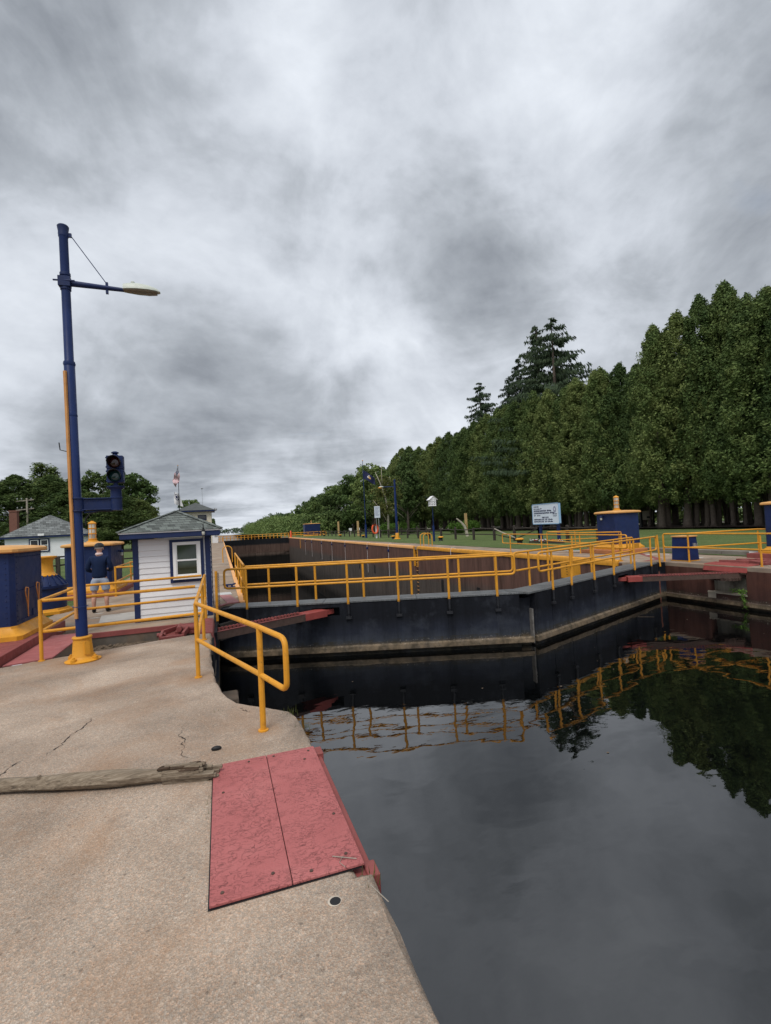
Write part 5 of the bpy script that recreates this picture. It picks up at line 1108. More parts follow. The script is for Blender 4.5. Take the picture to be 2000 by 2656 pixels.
# far lamp, bird house, life ring, bollards
t = thing('lamp_post', 'navy lamp post with short arm and yellow base on the far right lawn', 'street lamp', (20.33, 55.6, 0)); x, y = 20.33, 55.6
mb = MB(); mb.tube([(x, y, .5), (x, y, 4.6), (x, y, 7.28)], [.16, .15, .11], 12); mb.build('pole', NAVY, t); mb = MB(); mb.lathe(x, y, [(.42, 0), (.42, .06), (.26, .14), (.21, .72), (.18, .76)], 14); mb.build('base', YEL, t)
mb = MB(); mb.tube([(x, y, 6.40), (x-1.55, y, 6.38)], .06, 8); mb.build('arm', NAVY, t); mb = MB(); mb.ball((x-1.72, y, 6.40), .32, .14, .10, 10, 6); hd2 = mb.build('lamp_head', LAMPG, t); mb = MB(); mb.ball((x-1.86, y, 6.30), .26, .12, .10, 10, 6); mb.build('lens', YEL, hd2)
t = thing('bird_house', 'white birdhouse on a tall navy pole on the right lawn', 'birdhouse', (19.15, 42.2, 0)); x, y = 19.12, 42.2
mb = MB(); mb.tube([(x, y, 0), (x, y, 3.4)], .035, 8); mb.tube([(x, y, 0), (x, y, 1.5)], .10, 10); mb.build('pole', NAVY, t)
mb = MB()
for z in (3.38, 3.60, 3.82): mb.box(x-.27, x+.27, y-.27, y+.27, z, z+.17)
for z in (3.36, 3.56, 3.78): mb.box(x-.30, x+.30, y-.30, y+.30, z, z+.025)
hs = mb.build('house', WHITE, t); mb = MB()
for a, b in (((-.44, 3.92), (0, 4.28)), ((0, 4.28), (.44, 3.92))): mb.hexa([(x+a[0], y-.34, a[1]), (x+b[0], y-.34, b[1]), (x+b[0], y+.34, b[1]), (x+a[0], y+.34, a[1])], [(x+a[0], y-.34, a[1]+.03), (x+b[0], y-.34, b[1]+.03), (x+b[0], y+.34, b[1]+.03), (x+a[0], y+.34, a[1]+.03)])
mb.add([(x-.36, y-.28, 3.99), (x+.36, y-.28, 3.99), (x, y-.28, 4.27)], [(0, 1, 2)]); mb.build('roof', WHITE, t); mb = MB()
for z in (3.44, 3.66, 3.88):
    for dx in (-.14, .12): mb.ball((x+dx, y-.272, z+.03), .04, .008, .04, 8, 4)
mb.build('entry_hole', BLACK, t)
t = thing('life_ring', 'orange life ring hung on a white post on the right lawn', 'life ring', (20.6, 64.9, 0))
mb = MB(); mb.tube([(20.45+.0*math.cos(a)+.42*math.cos(a), 64.75, 1.32+.62*math.sin(a)) for a in [2*math.pi*k/20 for k in range(20)]], .12, 8, True); mb.build('ring', ORANGE, t); mb = MB(); mb.box(20.58, 20.78, 64.9, 65.05, 0, 1.95); mb.build('post', WHITE, t)
mb = MB(); mb.box(20.1, 20.9, 64.5, 65.2, 1.98, 2.05); mb.build('canopy', WOOD, t)
t = thing('notice_sign', 'small white notice sign on a grey post beside the life ring', 'sign', (20.9, 64.3, 0)); mb = MB(); mb.tube([(20.9, 64.3, 0), (20.9, 64.3, 4.3)], .045, 8); mb.tube([(20.55, 64.3, 1.5), (20.55, 64.3, 4.3)], .03, 8); mb.build('post', STEEL, t)
mb = MB(); mb.box(20.3, 21.1, 64.2, 64.24, 2.85, 4.45); mb.build('panel', SIGNW, t); mb = MB()
for k in range(8): mb.box(20.40, 21.0-.1*(k % 3), 64.193, 64.199, 4.22-k*.16, 4.29-k*.16)
mb.build('printed_lines', SEAL, t)
proto = None
for k, (x, y) in enumerate(((19.9, 42.4), (19.3, 28.55), (20.15, 56.6), (20.8, 72.1), (21.0, 88), (21.2, 104))):
    labs = ['squat black bollard with a yellow cap beside the birdhouse pole', 'squat black bollard with a yellow cap near the notice board', 'squat black bollard with a yellow cap at the foot of the far lamp', 'squat black bollard with a yellow cap before the navy flagpole', 'squat bollard with a yellow cap, second farthest on the right lawn', 'squat bollard with a yellow cap, farthest on the right lawn']
    if proto is None:
        t = proto = thing('mooring_bollard', labs[k], 'bollard', (x, y, 0), 'mooring bollards on the right lawn')
        mb = MB(); mb.lathe(x, y, [(.22, 0), (.18, .08), (.17, .2), (.26, .32)], 14); mb.build('stem', BLACK, t); mb = MB(); mb.lathe(x, y, [(.26, .31), (.29, .35), (.28, .40), (.16, .45), (.01, .46)], 14); mb.build('cap', YEL, t)
    else: copy_tree(proto, (x, y, 0), labs[k])
t = machine_house('small blue machine house at the far right end of the lock', 19.6, 23.4, 118.8, 121.5, .05, 3.1, lantern=(21.4, 120))
mb = MB(); t = thing('traffic_cone', 'orange marker standing at the far right gate corner', 'marker', (15.7, 116, 0)); mb.lathe(15.75, 116, [(.32, 0), (.32, .1), (.26, .12), (.16, 1.45), (.05, 1.6)], 12); mb.build('cone', ORANGE, t)
t = thing('dead_trunk', 'pale leaning dead branch stub at the edge of the cedars', 'dead tree', (26.8, 50, 0)); mb = MB(); mb.tube([(26.85, 50, 0), (26.75, 50, .6), (26.55, 50, 1.2), (26.15, 50, 1.65), (25.6, 50, 2.1)], [.19, .17, .15, .12, .08], 8); mb.build('branch', BARKP, t)
t = thing('picnic_table', 'dark picnic table under the cedars beside the information board', 'picnic table', (48, 39, 0)); mb = MB(); mb.box(47, 49.2, 39, 39.8, .72, .78); mb.build('table_top', WOOD, t)
for yy in (38.5, 40.1):
    mb = MB(); mb.box(47, 49.2, yy, yy+.28, .42, .47); mb.build('seat', WOOD, t)
for xx in (47.3, 48.8):
    mb = MB(); mb.bar((xx, 38.5, 0), (xx, 39.6, .75), .08, .08); mb.bar((xx, 40.3, 0), (xx, 39.2, .75), .08, .08); mb.bar((xx, 38.5, .4), (xx, 40.3, .4), .08, .08); mb.build('leg_frame', WOOD, t)
# plant on the right wall
def climber():
    t = thing('wall_plant', 'bright green weed hanging from the broken pocket of the right wall', 'plant', (14.8, 10.5, -.8)); r = random.Random(9); mb = MB()
    stem = [Vector((14.86, 10.62, -.78)), Vector((14.78, 10.50, -.72)), Vector((14.74, 10.44, -.86)), Vector((14.74, 10.42, -1.05)), Vector((14.75, 10.41, -1.22))]
    mb.tube(stem, .006, 5); mb.tube([Vector((14.86, 10.62, -.78)), Vector((14.75, 10.85, -.74))], .005, 5); mb.build('stem', L_DECD, t); mb = MB()
    for _ in range(230):
        k = r.random(); i = min(3, int(k*4)); c = stem[i].lerp(stem[i+1], k*4-i) if r.random() < .75 else Vector((14.80, r.uniform(10.5, 10.85), -.73))
        c = c+Vector((r.gauss(-.02, .025), r.gauss(0, .045), r.gauss(0, .035))); a = r.uniform(0, 6.28); l = r.uniform(.025, .05); u = Vector((math.cos(a)*.5, math.sin(a), r.gauss(-.2, .4))).normalized()*l; v = Vector((r.gauss(0, 1), r.gauss(0, 1), r.gauss(0, 1))).normalized()*l*.4
        mb.add([c-u, c+v, c+u, c-v], [(0, 1, 2, 3)])
    mb.build('leaves', L_BR, t, smooth=False)
climber()

# ================================================================ PERSON (a cyclist standing with his back to us, looking down at his hands)
def skin_mesh(name, verts, edges, radii, mat, parent, sub=2, root=0):
    b = wl(parent); me = bpy.data.meshes.new(name); me.from_pydata([(v[0], v[1], v[2]) for v in verts], edges, []); o = bpy.data.objects.new(name, me); COL.objects.link(o); o.parent = parent; me.materials.append(mat)
    m = o.modifiers.new('skin', 'SKIN'); m.use_smooth_shade = True
    for k, rr_ in enumerate(radii):
        d = me.skin_vertices[0].data[k]; d.radius = rr_ if isinstance(rr_, tuple) else (rr_, rr_); d.use_root = (k == root)
    if sub: s = o.modifiers.new('sub', 'SUBSURF'); s.levels = sub; s.render_levels = sub
    return o
PX, PY = -2.86, 13.74
per = thing('person', 'person in bike helmet, navy sweater and pale shorts seen from behind looking down', 'person', (PX, PY, 0))
B = [(0, 0, .90), (0, .0, 1.05), (0, -.015, 1.22), (0, -.01, 1.36), (0, .015, 1.44), (0, .03, 1.49), (0, .045, 1.56), (0, .055, 1.64)]
rB = [(.115, .085), (.11, .085), (.115, .085), (.075, .06), (.052, .052), (.055, .055), (.078, .085), (.07, .085)]
E_ = [(0, 1), (1, 2), (2, 3), (3, 4), (4, 5), (5, 6), (6, 7)]
arms = []
for s in (-1, 1):
    i = len(B); B += [(s*.15, -.005, 1.33), (s*.225, -.03, 1.21), (s*.26, -.01, 1.08), (s*.19, .13, 1.04), (s*.09, .23, 1.05), (s*.055, .27, 1.06)]; rB += [.042, .042, .040, .036, .03, (.034, .02)]
    E_ += [(3, i)]+[(i+k, i+k+1) for k in range(5)]; arms.append(i+5)
    j = len(B); B += [(s*.10, 0, .80), (s*.125, .01, .62), (s*.135, .02, .47), (s*.14, -.025, .30), (s*.145, -.01, .10), (s*.15, -.0, .05), (s*.165, .11, .035)]; rB += [.092, .078, .058, .058, .036, .040, .034]
    E_ += [(0, j)]+[(j+k, j+k+1) for k in range(6)]
    h = B[i+5]
    for f in range(4):                                   # four fingers curling over the held thing
        q = len(B); ox = -s*.012*(f-1.5); B += [(h[0]+ox, h[1]+.05, h[2]+.005-.004*abs(f-1.5)), (h[0]+ox*1.1-s*.01, h[1]+.075, h[2]-.012), (h[0]+ox-s*.022, h[1]+.07, h[2]-.032)]; rB += [.010, .009, .008]; E_ += [(i+5, q), (q, q+1), (q+1, q+2)]
    q = len(B); B += [(h[0]-s*.035, h[1]+.005, h[2]+.015), (h[0]-s*.045, h[1]+.035, h[2]+.016)]; rB += [.011, .009]; E_ += [(i+5, q), (q, q+1)]
body = skin_mesh('body', B, E_, rB, SKIN, per)
SV = [(0, 0, .80), (0, -.005, .98), (0, -.02, 1.20), (0, -.02, 1.33), (0, .0, 1.42)]; SR_ = [(.195, .15), (.178, .138), (.178, .13), (.145, .105), (.075, .07)]; SE = [(0, 1), (1, 2), (2, 3), (3, 4)]
for s in (-1, 1):
    i = len(SV); SV += [(s*.165, -.01, 1.335), (s*.225, -.03, 1.21), (s*.258, -.01, 1.07), (s*.215, .12, 1.025), (s*.13, .20, 1.04)]; SR_ += [.070, .064, .058, .050, .042]; SE += [(3, i)]+[(i+k, i+k+1) for k in range(4)]
skin_mesh('sweater', SV, SE, SR_, SWEAT, per)
HV = [(0, 0, .84), (0, 0, .95)]; HR = [(.185, .14), (.172, .13)]; HE = [(0, 1)]
for s in (-1, 1):
    i = len(HV); HV += [(s*.095, .0, .80), (s*.118, .0, .68), (s*.130, .01, .56), (s*.131, .01, .545)]; HR += [.118, .108, .100, .098]; HE += [(0, i), (i, i+1), (i+1, i+2), (i+2, i+3)]
skin_mesh('shorts', HV, HE, HR, SHORT, per)
for s in (-1, 1):
    skin_mesh('shoe', [(s*.145, -.05, .05), (s*.15, .02, .055), (s*.165, .11, .04), (s*.172, .17, .035)], [(0, 1), (1, 2), (2, 3)], [(.05, .048), (.052, .05), (.05, .036), (.036, .028)], BLACKS, per, 1)
    mb = MB(); mb.lathe(PX+s*.145, PY-.012, [(.046, .08), (.047, .13), (.042, .14)], 12); mb.build('sock', BLACKS, per)
    mb = MB(); mb.ball((PX+s*.088, PY+.045, 1.575), .014, .024, .034, 8, 6); mb.build('ear', SKIN, per)
mb = MB(); mb.ball((PX, PY+.135, 1.56), .014, .02, .022, 8, 6); mb.build('nose', SKIN, per)
mb = MB(); [mb.ball((PX+s*.032, PY+.125, 1.59), .012, .008, .008, 8, 6) for s in (-1, 1)]; mb.box(PX-.025, PX+.025, PY+.118, PY+.124, 1.512, 1.520); mb.build('eyes_and_mouth', BLACK, per)
mb = MB(); mb.lathe(PX, PY+.012, [(.072, 1.42), (.088, 1.43), (.082, 1.455), (.066, 1.475)], 16); mb.build('collar', paint('pale pink collar', (.62, .48, .46), .9, .1), per)
mb = MB(); mb.lathe(PX, PY+.05, [(.089, 1.575), (.094, 1.585), (.094, 1.615), (.088, 1.62)], 18); mb.build('headband', SOCK, per)
mb = MB(); n, m_ = 20, 8; vs = []
for i in range(m_+1):
    t_ = math.pi/2*i/m_
    for k in range(n):
        a = 2*math.pi*k/n; rr_ = .112*math.cos(t_)+.002; rib = 1+.04*math.cos(8*a)*math.sin(2*t_); vs.append((PX+rr_*rib*math.cos(a), PY+.05+rr_*1.22*rib*math.sin(a), 1.605+.115*math.sin(t_)*rib))
mb.add(vs, [(i*n+k, i*n+(k+1) % n, (i+1)*n+(k+1) % n, (i+1)*n+k) for i in range(m_) for k in range(n)]+[tuple(range(n-1, -1, -1))]); hel = mb.build('helmet', BLACK, per)
mb = MB()
for s in (-1, 1): mb.tube([(PX+s*.1, PY+.05, 1.62), (PX+s*.088, PY+.06, 1.54), (PX+s*.05, PY+.09, 1.49)], .006, 5)
mb.build('strap', BLACK, hel)
t = thing('phone', 'small dark phone held in both hands of the cyclist', 'phone', (PX, PY+.32, 1.07)); mb = MB(); mb.hexa([(PX-.04, PY+.325, 1.03), (PX+.04, PY+.325, 1.03), (PX+.04, PY+.334, 1.035), (PX-.04, PY+.334, 1.035)], [(PX-.04, PY+.355, 1.16), (PX+.04, PY+.355, 1.16), (PX+.04, PY+.364, 1.165), (PX-.04, PY+.364, 1.165)]); mb.build('body', BLACK, t, bevel=.003)
print('person done')

# ================================================================ TREES
def quads_mesh(name, c, u, v, mat):
    """leaf faces: centre c, half axes u and v (numpy N x 3)"""
    n = len(c); co = np.empty((n, 4, 3), np.float32); co[:, 0] = c-u; co[:, 1] = c+v; co[:, 2] = c+u; co[:, 3] = c-v
    me = bpy.data.meshes.new(name); me.vertices.add(n*4); me.vertices.foreach_set('co', co.ravel()); me.loops.add(n*4); me.loops.foreach_set('vertex_index', np.arange(n*4, dtype=np.int32))
    me.polygons.add(n); me.polygons.foreach_set('loop_start', np.arange(0, n*4, 4, dtype=np.int32)); me.materials.append(mat); me.update(calc_edges=True); me.validate(); return me
def unit(a): return a/np.maximum(np.linalg.norm(a, axis=1, keepdims=True), 1e-6)
def leaves_from(g, cl, rad, per, size, aspect, droop, flat=0.):
    """cl: clump centres, rad: clump radii N x 3"""
    n = len(cl); idx = np.repeat(np.arange(n), per); d = unit(g.normal(size=(n*per, 3))); rr_ = g.uniform(.35, 1., (n*per, 1))**.6
    c = cl[idx]+d*rr_*rad[idx]; nr = unit(d+g.normal(size=d.shape)*.7+np.array([0, 0, flat])); a = unit(np.cross(nr, g.normal(size=d.shape)))
    a[:, 2] += droop; a = unit(a); b = unit(np.cross(nr, a)); s = g.uniform(.6, 1.25, (n*per, 1))*size
    return c.astype(np.float32), (a*s).astype(np.float32), (b*s*aspect).astype(np.float32)
def cedar_mesh(seed, h=19., R0=3.1, zb=2.4, ncl=640):
    g = np.random.default_rng(seed); t = g.beta(1.15, 1.35, ncl); t[:40] = g.uniform(.85, 1., 40); z = zb+t*(h-zb)
    prof = np.where(t < .12, .72+t/.12*.28, np.clip(1.-((t-.12)/.88)**1.8, 0, 1)**.85); lob = 1+.22*np.sin(3*t*6+seed)
    th = g.uniform(0, 2*np.pi, ncl); lobes = 1+.20*np.sin(th*3+seed+4*t)+.12*np.sin(th*5+seed*2-7*t)
    r = R0*prof*lobes*np.sqrt(g.uniform(.30, 1.12, ncl))+.05
    cl = np.stack([r*np.cos(th), r*np.sin(th), z], 1); k = g.uniform(.38, .85, (ncl, 1))*(.55+.45*prof[:, None]); rad = k*np.array([[.85, .85, 1.2]]); sp = g.uniform(0, 1, ncl) < .16; cl[sp, :2] *= 1.12; rad[sp] *= np.array([.5, .5, 1.0])
    cl[:3] = [[0, 0, h-.4], [.1, .05, h-1.0], [-.1, 0, h-.1]]; rad[:3] = [[.12, .12, .6], [.25, .25, .6], [.06, .06, .35]]
    for q in range(g.integers(2, 5)):                    # side leaders that roughen the top
        a = g.uniform(0, 2*np.pi); o = g.uniform(.5, 1.5); top = h*g.uniform(.80, .97); m = 34; f = g.uniform(0, 1, m); zz2 = top-f*4.2; rr2 = .10+f*.95
        th2 = g.uniform(0, 2*np.pi, m); q2 = rr2*np.sqrt(g.uniform(.1, 1.1, m)); cl = np.concatenate([cl, np.stack([o*np.cos(a)+q2*np.cos(th2), o*np.sin(a)+q2*np.sin(th2), zz2], 1)]); rad = np.concatenate([rad, np.stack([.14+.26*f, .14+.26*f, .26+.24*f], 1)])
    return leaves_from(g, cl, rad, 60, .115, .5, .5)
def tree_trunk(seed, stems, h, r0, lean=.12, spread=.45):
    r = random.Random(seed); mb = MB()
    for k in range(stems):
        a = r.uniform(0, 6.28); x, y = (spread*math.cos(a), spread*math.sin(a)) if stems > 1 else (0, 0); lx, ly = r.gauss(0, lean), r.gauss(0, lean); q = r0*r.uniform(.7, 1.1)
        mb.tube([(x, y, -.1), (x+lx*.06, y+ly*.06, .35), (x+lx*.5*h/4, y+ly*.5*h/4, h*.45), (x+lx*h/4, y+ly*h/4, h)], [q*1.55, q*1.05, q*.9, q*.3], 9)
    return mb
def from_mb(name, mb, mat):
    me = bpy.data.meshes.new(name); me.from_pydata(mb.v, [], mb.f); me.materials.append(mat); me.polygons.foreach_set('use_smooth', [True]*len(me.polygons)); me.update(); return me
def plant_tree(name, label, cat, loc, crown, trunk, sc_=(1, 1, 1), rz=0., group=None):
    t = bpy.data.objects.new(name, None); COL.objects.link(t); t.location = loc; t.rotation_euler = (0, 0, rz); t.scale = sc_; tag(t, label, cat, group)
    for nm, me in (('crown', crown), ('trunk', trunk)):
        if me: o = bpy.data.objects.new(nm, me); COL.objects.link(o); o.parent = t
    return t
CED = [quads_mesh('crown', *cedar_mesh(s), L_CED) for s in range(5)]
CTR = [from_mb('trunk', tree_trunk(20+s, (4, 3, 3, 5, 2)[s], 9, (.20, .27, .22, .18, .30)[s]), BARK) for s in range(5)]
rng = random.Random(21)
# (Y, height) of the row: heights read along its ragged top
ced = [(22.0, 18.6), (24.2, 18.8), (26.3, 18.8), (28.3, 19.3), (30.6, 21.6), (32.7, 21.2), (34.7, 20.6), (36.6, 19.9), (38.6, 18.9), (40.6, 17.6), (42.6, 18.2), (44.7, 18.4), (46.9, 18.8), (49.3, 18.6), (51.6, 18.3), (53.9, 18.4), (56.5, 18.9), (59.2, 19.2), (62, 19.0), (65, 19.2), (68, 19.3), (71.2, 19.2), (74.5, 18.6), (78, 18.4), (81.6, 18.2), (85.5, 18.9), (89.5, 18.8), (93.5, 18.0), (98, 18.3), (103, 19.2), (108, 19.4), (113.5, 18.6), (119, 17)]
for k, (y, h) in enumerate(ced):
    s = h/19.0; w = rng.uniform(1.02, 1.28)*(1.0 if y < 60 else 1.2)
    lab = 'tall dark green cedar in the dense row behind the right lawn'
    if k == 4: lab = 'tallest ragged topped cedar near the right end of the row'
    plant_tree('cedar_tree', lab, 'tree', (42.6+rng.gauss(0, .5), y, .16), CED[(k*3+1) % 5], CTR[(k*2) % 5], (w, w, s), rng.uniform(0, 6.28), 'cedars in the row behind the right lawn')
for k, y in enumerate((21, 24.5, 27.4, 31.4, 33.9, 37.2, 40, 43.6, 47.5, 51, 55, 59)):
    h = (18.4, 18.6, 19.2, 20.6, 19.9, 18.9, 17.2, 17.6, 17.9, 17.6, 17.8, 18.2)[k]; w = rng.uniform(1.0, 1.25); plant_tree('cedar_tree', 'tall dark green cedar in the dense row behind the right lawn', 'tree', (46.4+rng.gauss(0, .4), y, .16), CED[(k*2+3) % 5], CTR[(k*3+1) % 5], (w, w, h/19), rng.uniform(0, 6.28), 'cedars in the row behind the right lawn')
# spruces behind
def spruce_mesh(seed, h=30.):
    g = np.random.default_rng(seed); C, U, V = [], [], []
    z = h-.3; 
    while z > 9:
        L = .30+(h-z)**.85*.66; nb_ = 5 if h-z > 2 else 4
        for k in range(nb_):
            th = g.uniform(0, 2*np.pi); l = L*g.uniform(.65, 1.12); n = int(16+l*22); q = np.sort(g.uniform(.08, 1, n))
            px = q*l; pz = z+g.uniform(-.2, .2)-.40*px+.24*px**2/max(l, .5)+g.normal(0, .04, n); c = np.stack([px*np.cos(th), px*np.sin(th), pz], 1)
            side = np.array([-np.sin(th), np.cos(th), 0]); c = c+side*g.normal(0, .12+.10*l*.3, (n, 1)); hang = g.uniform(.12, .42, (n, 1))*(.5+.5*min(1, l/2))
            c[:, 2] -= hang[:, 0]*.8; u = np.concatenate([g.normal(0, .06, (n, 2)), -hang], 1)+np.array([np.cos(th), np.sin(th), 0])*.1; v = unit(g.normal(size=(n, 3))*np.array([1, 1, .2]))*.07
            C.append(c); U.append(u); V.append(v)
        z -= g.uniform(.50, .72)
    return [np.concatenate(a).astype(np.float32) for a in (C, U, V)]
SPR = [quads_mesh('crown', *spruce_mesh(s), L_SPR) for s in (3, 4)]; STR = from_mb('trunk', (lambda m: m.tube([(0, 0, 0), (0, 0, 15), (0, 0, 29.6)], [.42, .24, .03], 8))(MB()), BARK)
for k, (x, y, h, w, lab) in enumerate(((48, 59.7, 31.6, 1.5, 'tall drooping spruce standing highest above the cedar row'), (48.2, 63.6, 32.0, 1.2, 'slim spruce touching the tallest spruce on its left'), (48, 68.5, 28.6, .9, 'shorter dark spruce left of the tall pair'), (48, 71.6, 26.4, .9, 'low dark spruce just above the cedars below the tall pair'), (48, 81.4, 28.3, 1.25, 'lone narrow spruce above the cedars farther along the row'))):
    plant_tree('spruce_tree', lab, 'tree', (x, y, 0), SPR[k % 2], STR, (w, w, h/30), k*1.3, 'spruces behind the cedars')
def decid_mesh(seed, h=16., Rw=4.6, zb=2.6, per=30, nl=15, size=.26, mat=L_DEC, flat=0., sparse=1.):
    g = np.random.default_rng(seed); cl, rad = [], []
    for k in range(nl):
        t = g.uniform(.0, 1.); zc = zb+1.2+t*(h-zb-2.6); rr_ = Rw*(1-.75*abs(t-.35)**1.4)*.72*g.uniform(.25, 1.); th = g.uniform(0, 2*np.pi); c0 = np.array([rr_*np.cos(th), rr_*np.sin(th), zc]); L = g.uniform(1.1, 2.3)*(Rw/4.6)
        n = int(26*sparse); d = unit(g.normal(size=(n, 3))); cl.append(c0+d*L*g.uniform(.55, 1.05, (n, 1))*np.array([1, 1, .85])); rad.append(np.repeat(g.uniform(.30, .72, (n, 1)), 3, 1))
    return leaves_from(g, np.concatenate(cl), np.concatenate(rad), per, size, .55, .0, flat)
def limbs(seed, h, r0=.28, n=9):
    r = random.Random(seed); mb = MB(); mb.tube([(0, 0, -.1), (.05, 0, h*.25), (.2, .1, h*.5), (.1, .2, h*.85)], [r0*1.3, r0, r0*.6, .03], 9)
    for k in range(n):
        z = h*r.uniform(.2, .65); a = r.uniform(0, 6.28); L = h*r.uniform(.16, .30); mb.tube([(.1, .05, z), (L*.5*math.cos(a), L*.5*math.sin(a), z+L*.45), (L*math.cos(a), L*math.sin(a), z+L*.8)], [r0*.38, r0*.25, .02], 6)
    return mb
DEC = [quads_mesh('crown', *decid_mesh(s), L_DEC) for s in (1, 2, 3)]+[quads_mesh('crown', *decid_mesh(s), L_DECD) for s in (4, 5)]
DTR = [from_mb('trunk', limbs(s, 15), BARK) for s in (1, 2)]
# right side beyond the row, receding down the canal
rng = random.Random(5); nlab = 0
rowR = [(33, 104, 16.5), (40, 128, 18), (36, 134, 17.5), (41, 143, 17.5), (33, 150, 13), (37, 158, 17), (31, 168, 14), (40, 172, 18), (34, 186, 15.5), (40, 196, 16.8), (44, 214, 17), (37, 210, 13), (41, 232, 16), (46, 250, 18.5), (40, 262, 13), (46, 282, 17), (44, 305, 15), (50, 330, 16.5), (46, 355, 15), (52, 385, 16), (50, 420, 15)]
for k, (x, y, h) in enumerate(rowR):
    w = h/15*rng.uniform(.85, 1.15); plant_tree('leafy_tree', 'leafy broad tree in the green belt beyond the far end of the lock', 'tree', (x, y, -.5), DEC[k % 5], DTR[k % 2], (w, w, h/16), rng.uniform(0, 6), 'leafy trees along the right bank beyond the lock')
for k, (x, y, h) in enumerate(((33, 84, 12.5), (36, 92, 14.5), (34, 98, 13.5), (38, 112, 16))):
    plant_tree('leafy_tree', ['rounded tree behind the navy flagpole, lowest of its clump', 'rounded tree behind the far lamp, close to the cedars', 'rounded dark tree left of the navy flagpole', 'tall dense tree where the cedar row ends'][k], 'tree', (x, y, 0), DEC[(k+3) % 5], DTR[k % 2], (h/17, h/17, h/16), k*2., 'leafy trees at the far end of the cedar row')
# half bare pale-limbed tree behind the flagpole
pb = MB(); pb.tube([(0, 0, 0), (.1, 0, 3.5), (-.2, .1, 6), (-1.0, .2, 8.2), (-1.8, .2, 9.8)], [.2, .15, .12, .08, .03], 8); pb.tube([(-.2, .1, 6), (.3, .2, 7.6), (.9, .2, 9.2)], [.09, .06, .02], 6); pb.tube([(-.6, .1, 7.2), (-.7, .1, 9.4), (-.6, .2, 10.9)], [.06, .04, .02], 6); pb.tube([(.1, 0, 3.6), (1.3, .1, 4.0), (2.6, .1, 3.2), (3.4, .1, 2.6)], [.10, .08, .05, .02], 6); pb.tube([(.1, 0, 4.2), (1.0, .1, 4.4), (1.6, .2, 3.5)], [.08, .05, .02], 6); pb.tube([(0, 0, 2.), (-1.3, .1, 4.2), (-2.4, .2, 5.5)], [.08, .05, .02], 6)
plant_tree('pale_tree', 'half bare tree with pale limbs and sparse yellowish leaves behind the navy flag', 'tree', (25.6, 74, 0), quads_mesh('crown', *decid_mesh(31, 10.5, 3.2, 2.2, 9, 14, .17, flat=.2, sparse=.8), L_YEL), from_mb('trunk', pb, BARKP), (1.05, 1.05, 1.05), .3)
# shrubs beside the far lamp, understory behind the path
SHR = quads_mesh('foliage', *decid_mesh(41, 2.2, 1.8, .1, 26, 10, .13), L_BR)
for k, (x, y, s_) in enumerate(((29.5, 84, 1.0), (34.0, 86, 1.1), (38.5, 70, .9), (33, 64, .8))):
    t = bpy.data.objects.new('shrub', None); COL.objects.link(t); t.location = (x, y, 0); t.scale = (s_, s_, s_); tag(t, ['bright green shrub left of the far lamp at the wood edge', 'bright green shrub right of the far lamp at the wood edge', 'green shrub under the cedars right of the birdhouse', 'low green shrub at the foot of the cedars near the birdhouse'][k], 'shrub', 'bright shrubs below the trees')
    o = bpy.data.objects.new('foliage', SHR); COL.objects.link(o); o.parent = t
def wood_strip(name, label, pts, n, mat, size, seed, hs=(2, 6), rad=(.8, 2.)):
    g = np.random.default_rng(seed); P = np.array(pts, float); i = g.integers(0, len(P)-1, n); f = g.uniform(0, 1, (n, 1)); c = P[i]*(1-f)+P[i+1]*f
    cl = np.stack([c[:, 0]+g.normal(0, 1, n)*c[:, 2], c[:, 1], g.uniform(0, 1, n)**.7*c[:, 3]*(.85+.15*np.sin(c[:, 1]*.13)+.08*np.sin(c[:, 1]*.031))], 1)
    rd = np.repeat(g.uniform(*rad, (n, 1)), 3, 1)
    me = quads_mesh(name, *leaves_from(g, cl, rd, 30, size, .6, 0), mat); o = bpy.data.objects.new(name, me); COL.objects.link(o); tag(o, label, 'woodland', kind='stuff'); return o
wood_strip('undergrowth', 'dark green undergrowth behind the path under the cedars', [(60, 10, 2.2, 8), (61, 50, 2.2, 8), (61, 100, 2.2, 8), (60, 135, 3, 9)], 1500, L_DECD, .30, 2, rad=(.8, 1.8))
wood_strip('undergrowth', 'leafy bright undergrowth seen between the cedar trunks', [(58, 10, 1.5, 5), (58.5, 50, 1.5, 5), (58.5, 100, 1.5, 5)], 800, L_DEC, .26, 12, rad=(.6, 1.4))
wood_strip('bank_bushes', 'bushy thicket on the right bank beyond the far machine house', [(27, 134, 2.5, 6), (22, 200, 2.5, 7), (24, 300, 2, 8), (26, 420, 2, 9), (34, 600, 4, 11)], 1500, L_DEC, .40, 7, rad=(.9, 2.2))
wood_strip('thicket', 'dense dark thicket closing the view behind the far right trees', [(27, 140, 3, 8), (45, 138, 3, 9), (60, 135, 3, 9)], 700, L_DECD, .35, 8, rad=(.9, 2.0))
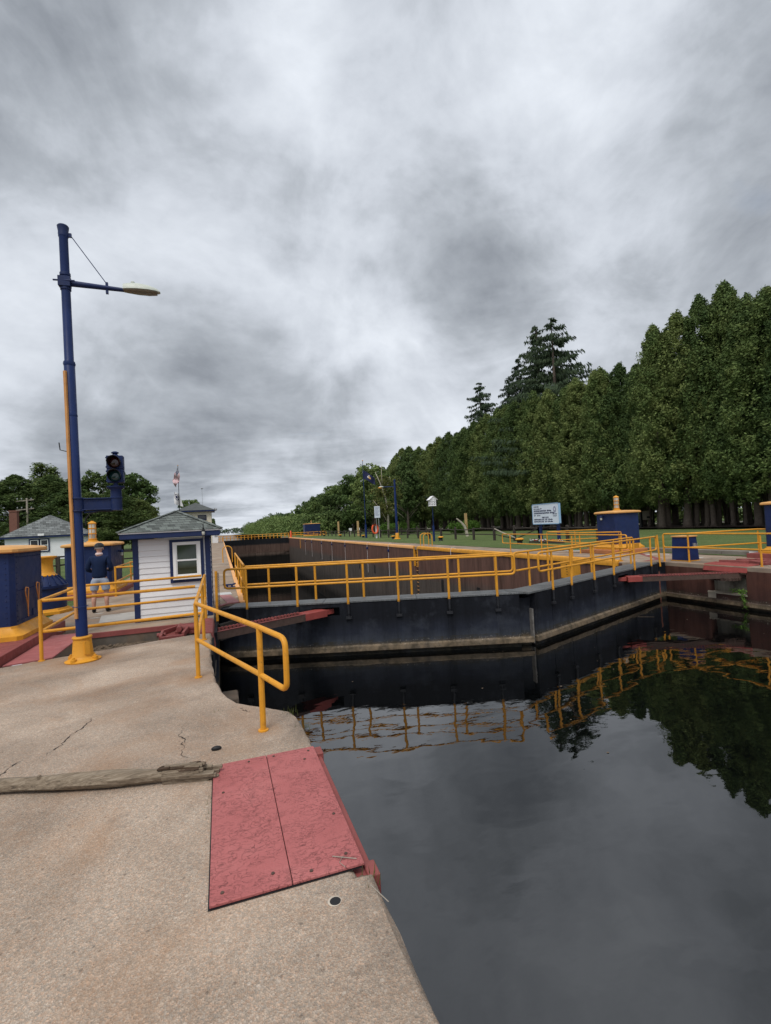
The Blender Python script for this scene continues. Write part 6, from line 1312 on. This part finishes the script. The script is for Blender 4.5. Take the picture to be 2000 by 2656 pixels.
wood_strip('far_woodland', 'distant tree line along the canal fading to the horizon', [(50, 430, 4, 15), (60, 520, 5, 15), (80, 700, 6, 15), (105, 950, 7, 15), (150, 1300, 9, 16), (60, 1700, 20, 16), (-160, 1800, 20, 16)], 3600, L_FAR, .95, 3, rad=(1.6, 3.6))
# left side behind the house
LEFT = [('dense dark cedar behind the white house, leftmost', -31, 84, 11.2, 'c', 1.6), ('dense dark cedar behind the brick chimney', -27.2, 82, 11.4, 'c', 1.7), ('dense dark cedar just left of the lamp post', -23.5, 84, 11.6, 'c', 1.6),
        ('dark leafy tree right behind the lamp post', -20.5, 86, 12.0, 'd', 1.), ('leafy tree behind the traffic signal', -17.3, 88, 13.0, 'd', .95), ('broad leafy tree right of the traffic signal', -13.0, 86, 12.6, 'd', 1.), ('low broad leafy tree at the right end of the left grove', -10.9, 84, 9.2, 'd', .75),
        ('dark cedar under the traffic signal arm', -17.0, 78, 8.4, 'c', 1.6), ('dark cedar behind the caged lantern', -14.2, 79, 8.8, 'c', 1.6), ('small dark cedar left of the booth roof', -11.9, 80, 7.6, 'c', 1.4), ('dark cedar filling the left border', -34.5, 80, 10.2, 'c', 1.8),
        ('dark cedar behind the house roof', -20.2, 80, 9.2, 'c', 1.6), ('leafy tree showing above the control tower roof', -7.3, 132, 11.0, 'd', .95), ('small far tree right of the control tower', -3.0, 230, 9, 'd', .8)]
for k, (lab, x, y, h, kind, w) in enumerate(LEFT):
    if kind == 'c': plant_tree('cedar_tree', lab, 'tree', (x, y, 0), CED[k % 5], CTR[k % 5], (w, w, h/19), k*1.1, 'dark trees behind the house')
    else: plant_tree('leafy_tree', lab, 'tree', (x, y, 0), DEC[k % 5], DTR[k % 2], (h/16*w*1.15, h/16*w*1.15, h/16), k*.9, 'leafy trees behind the house')
# locust with flat layered leaves
plant_tree('locust_tree', 'airy round crowned tree with layered leaves left of the lamp post', 'tree', (-25.2, 88, 0), quads_mesh('crown', *decid_mesh(61, 15, 3.6, 7, 20, 16, .24, flat=3.5, sparse=1.0), L_DEC), DTR[0], (1, 1, 1), .4)
print('faces', sum(len(m.polygons) for m in bpy.data.meshes))
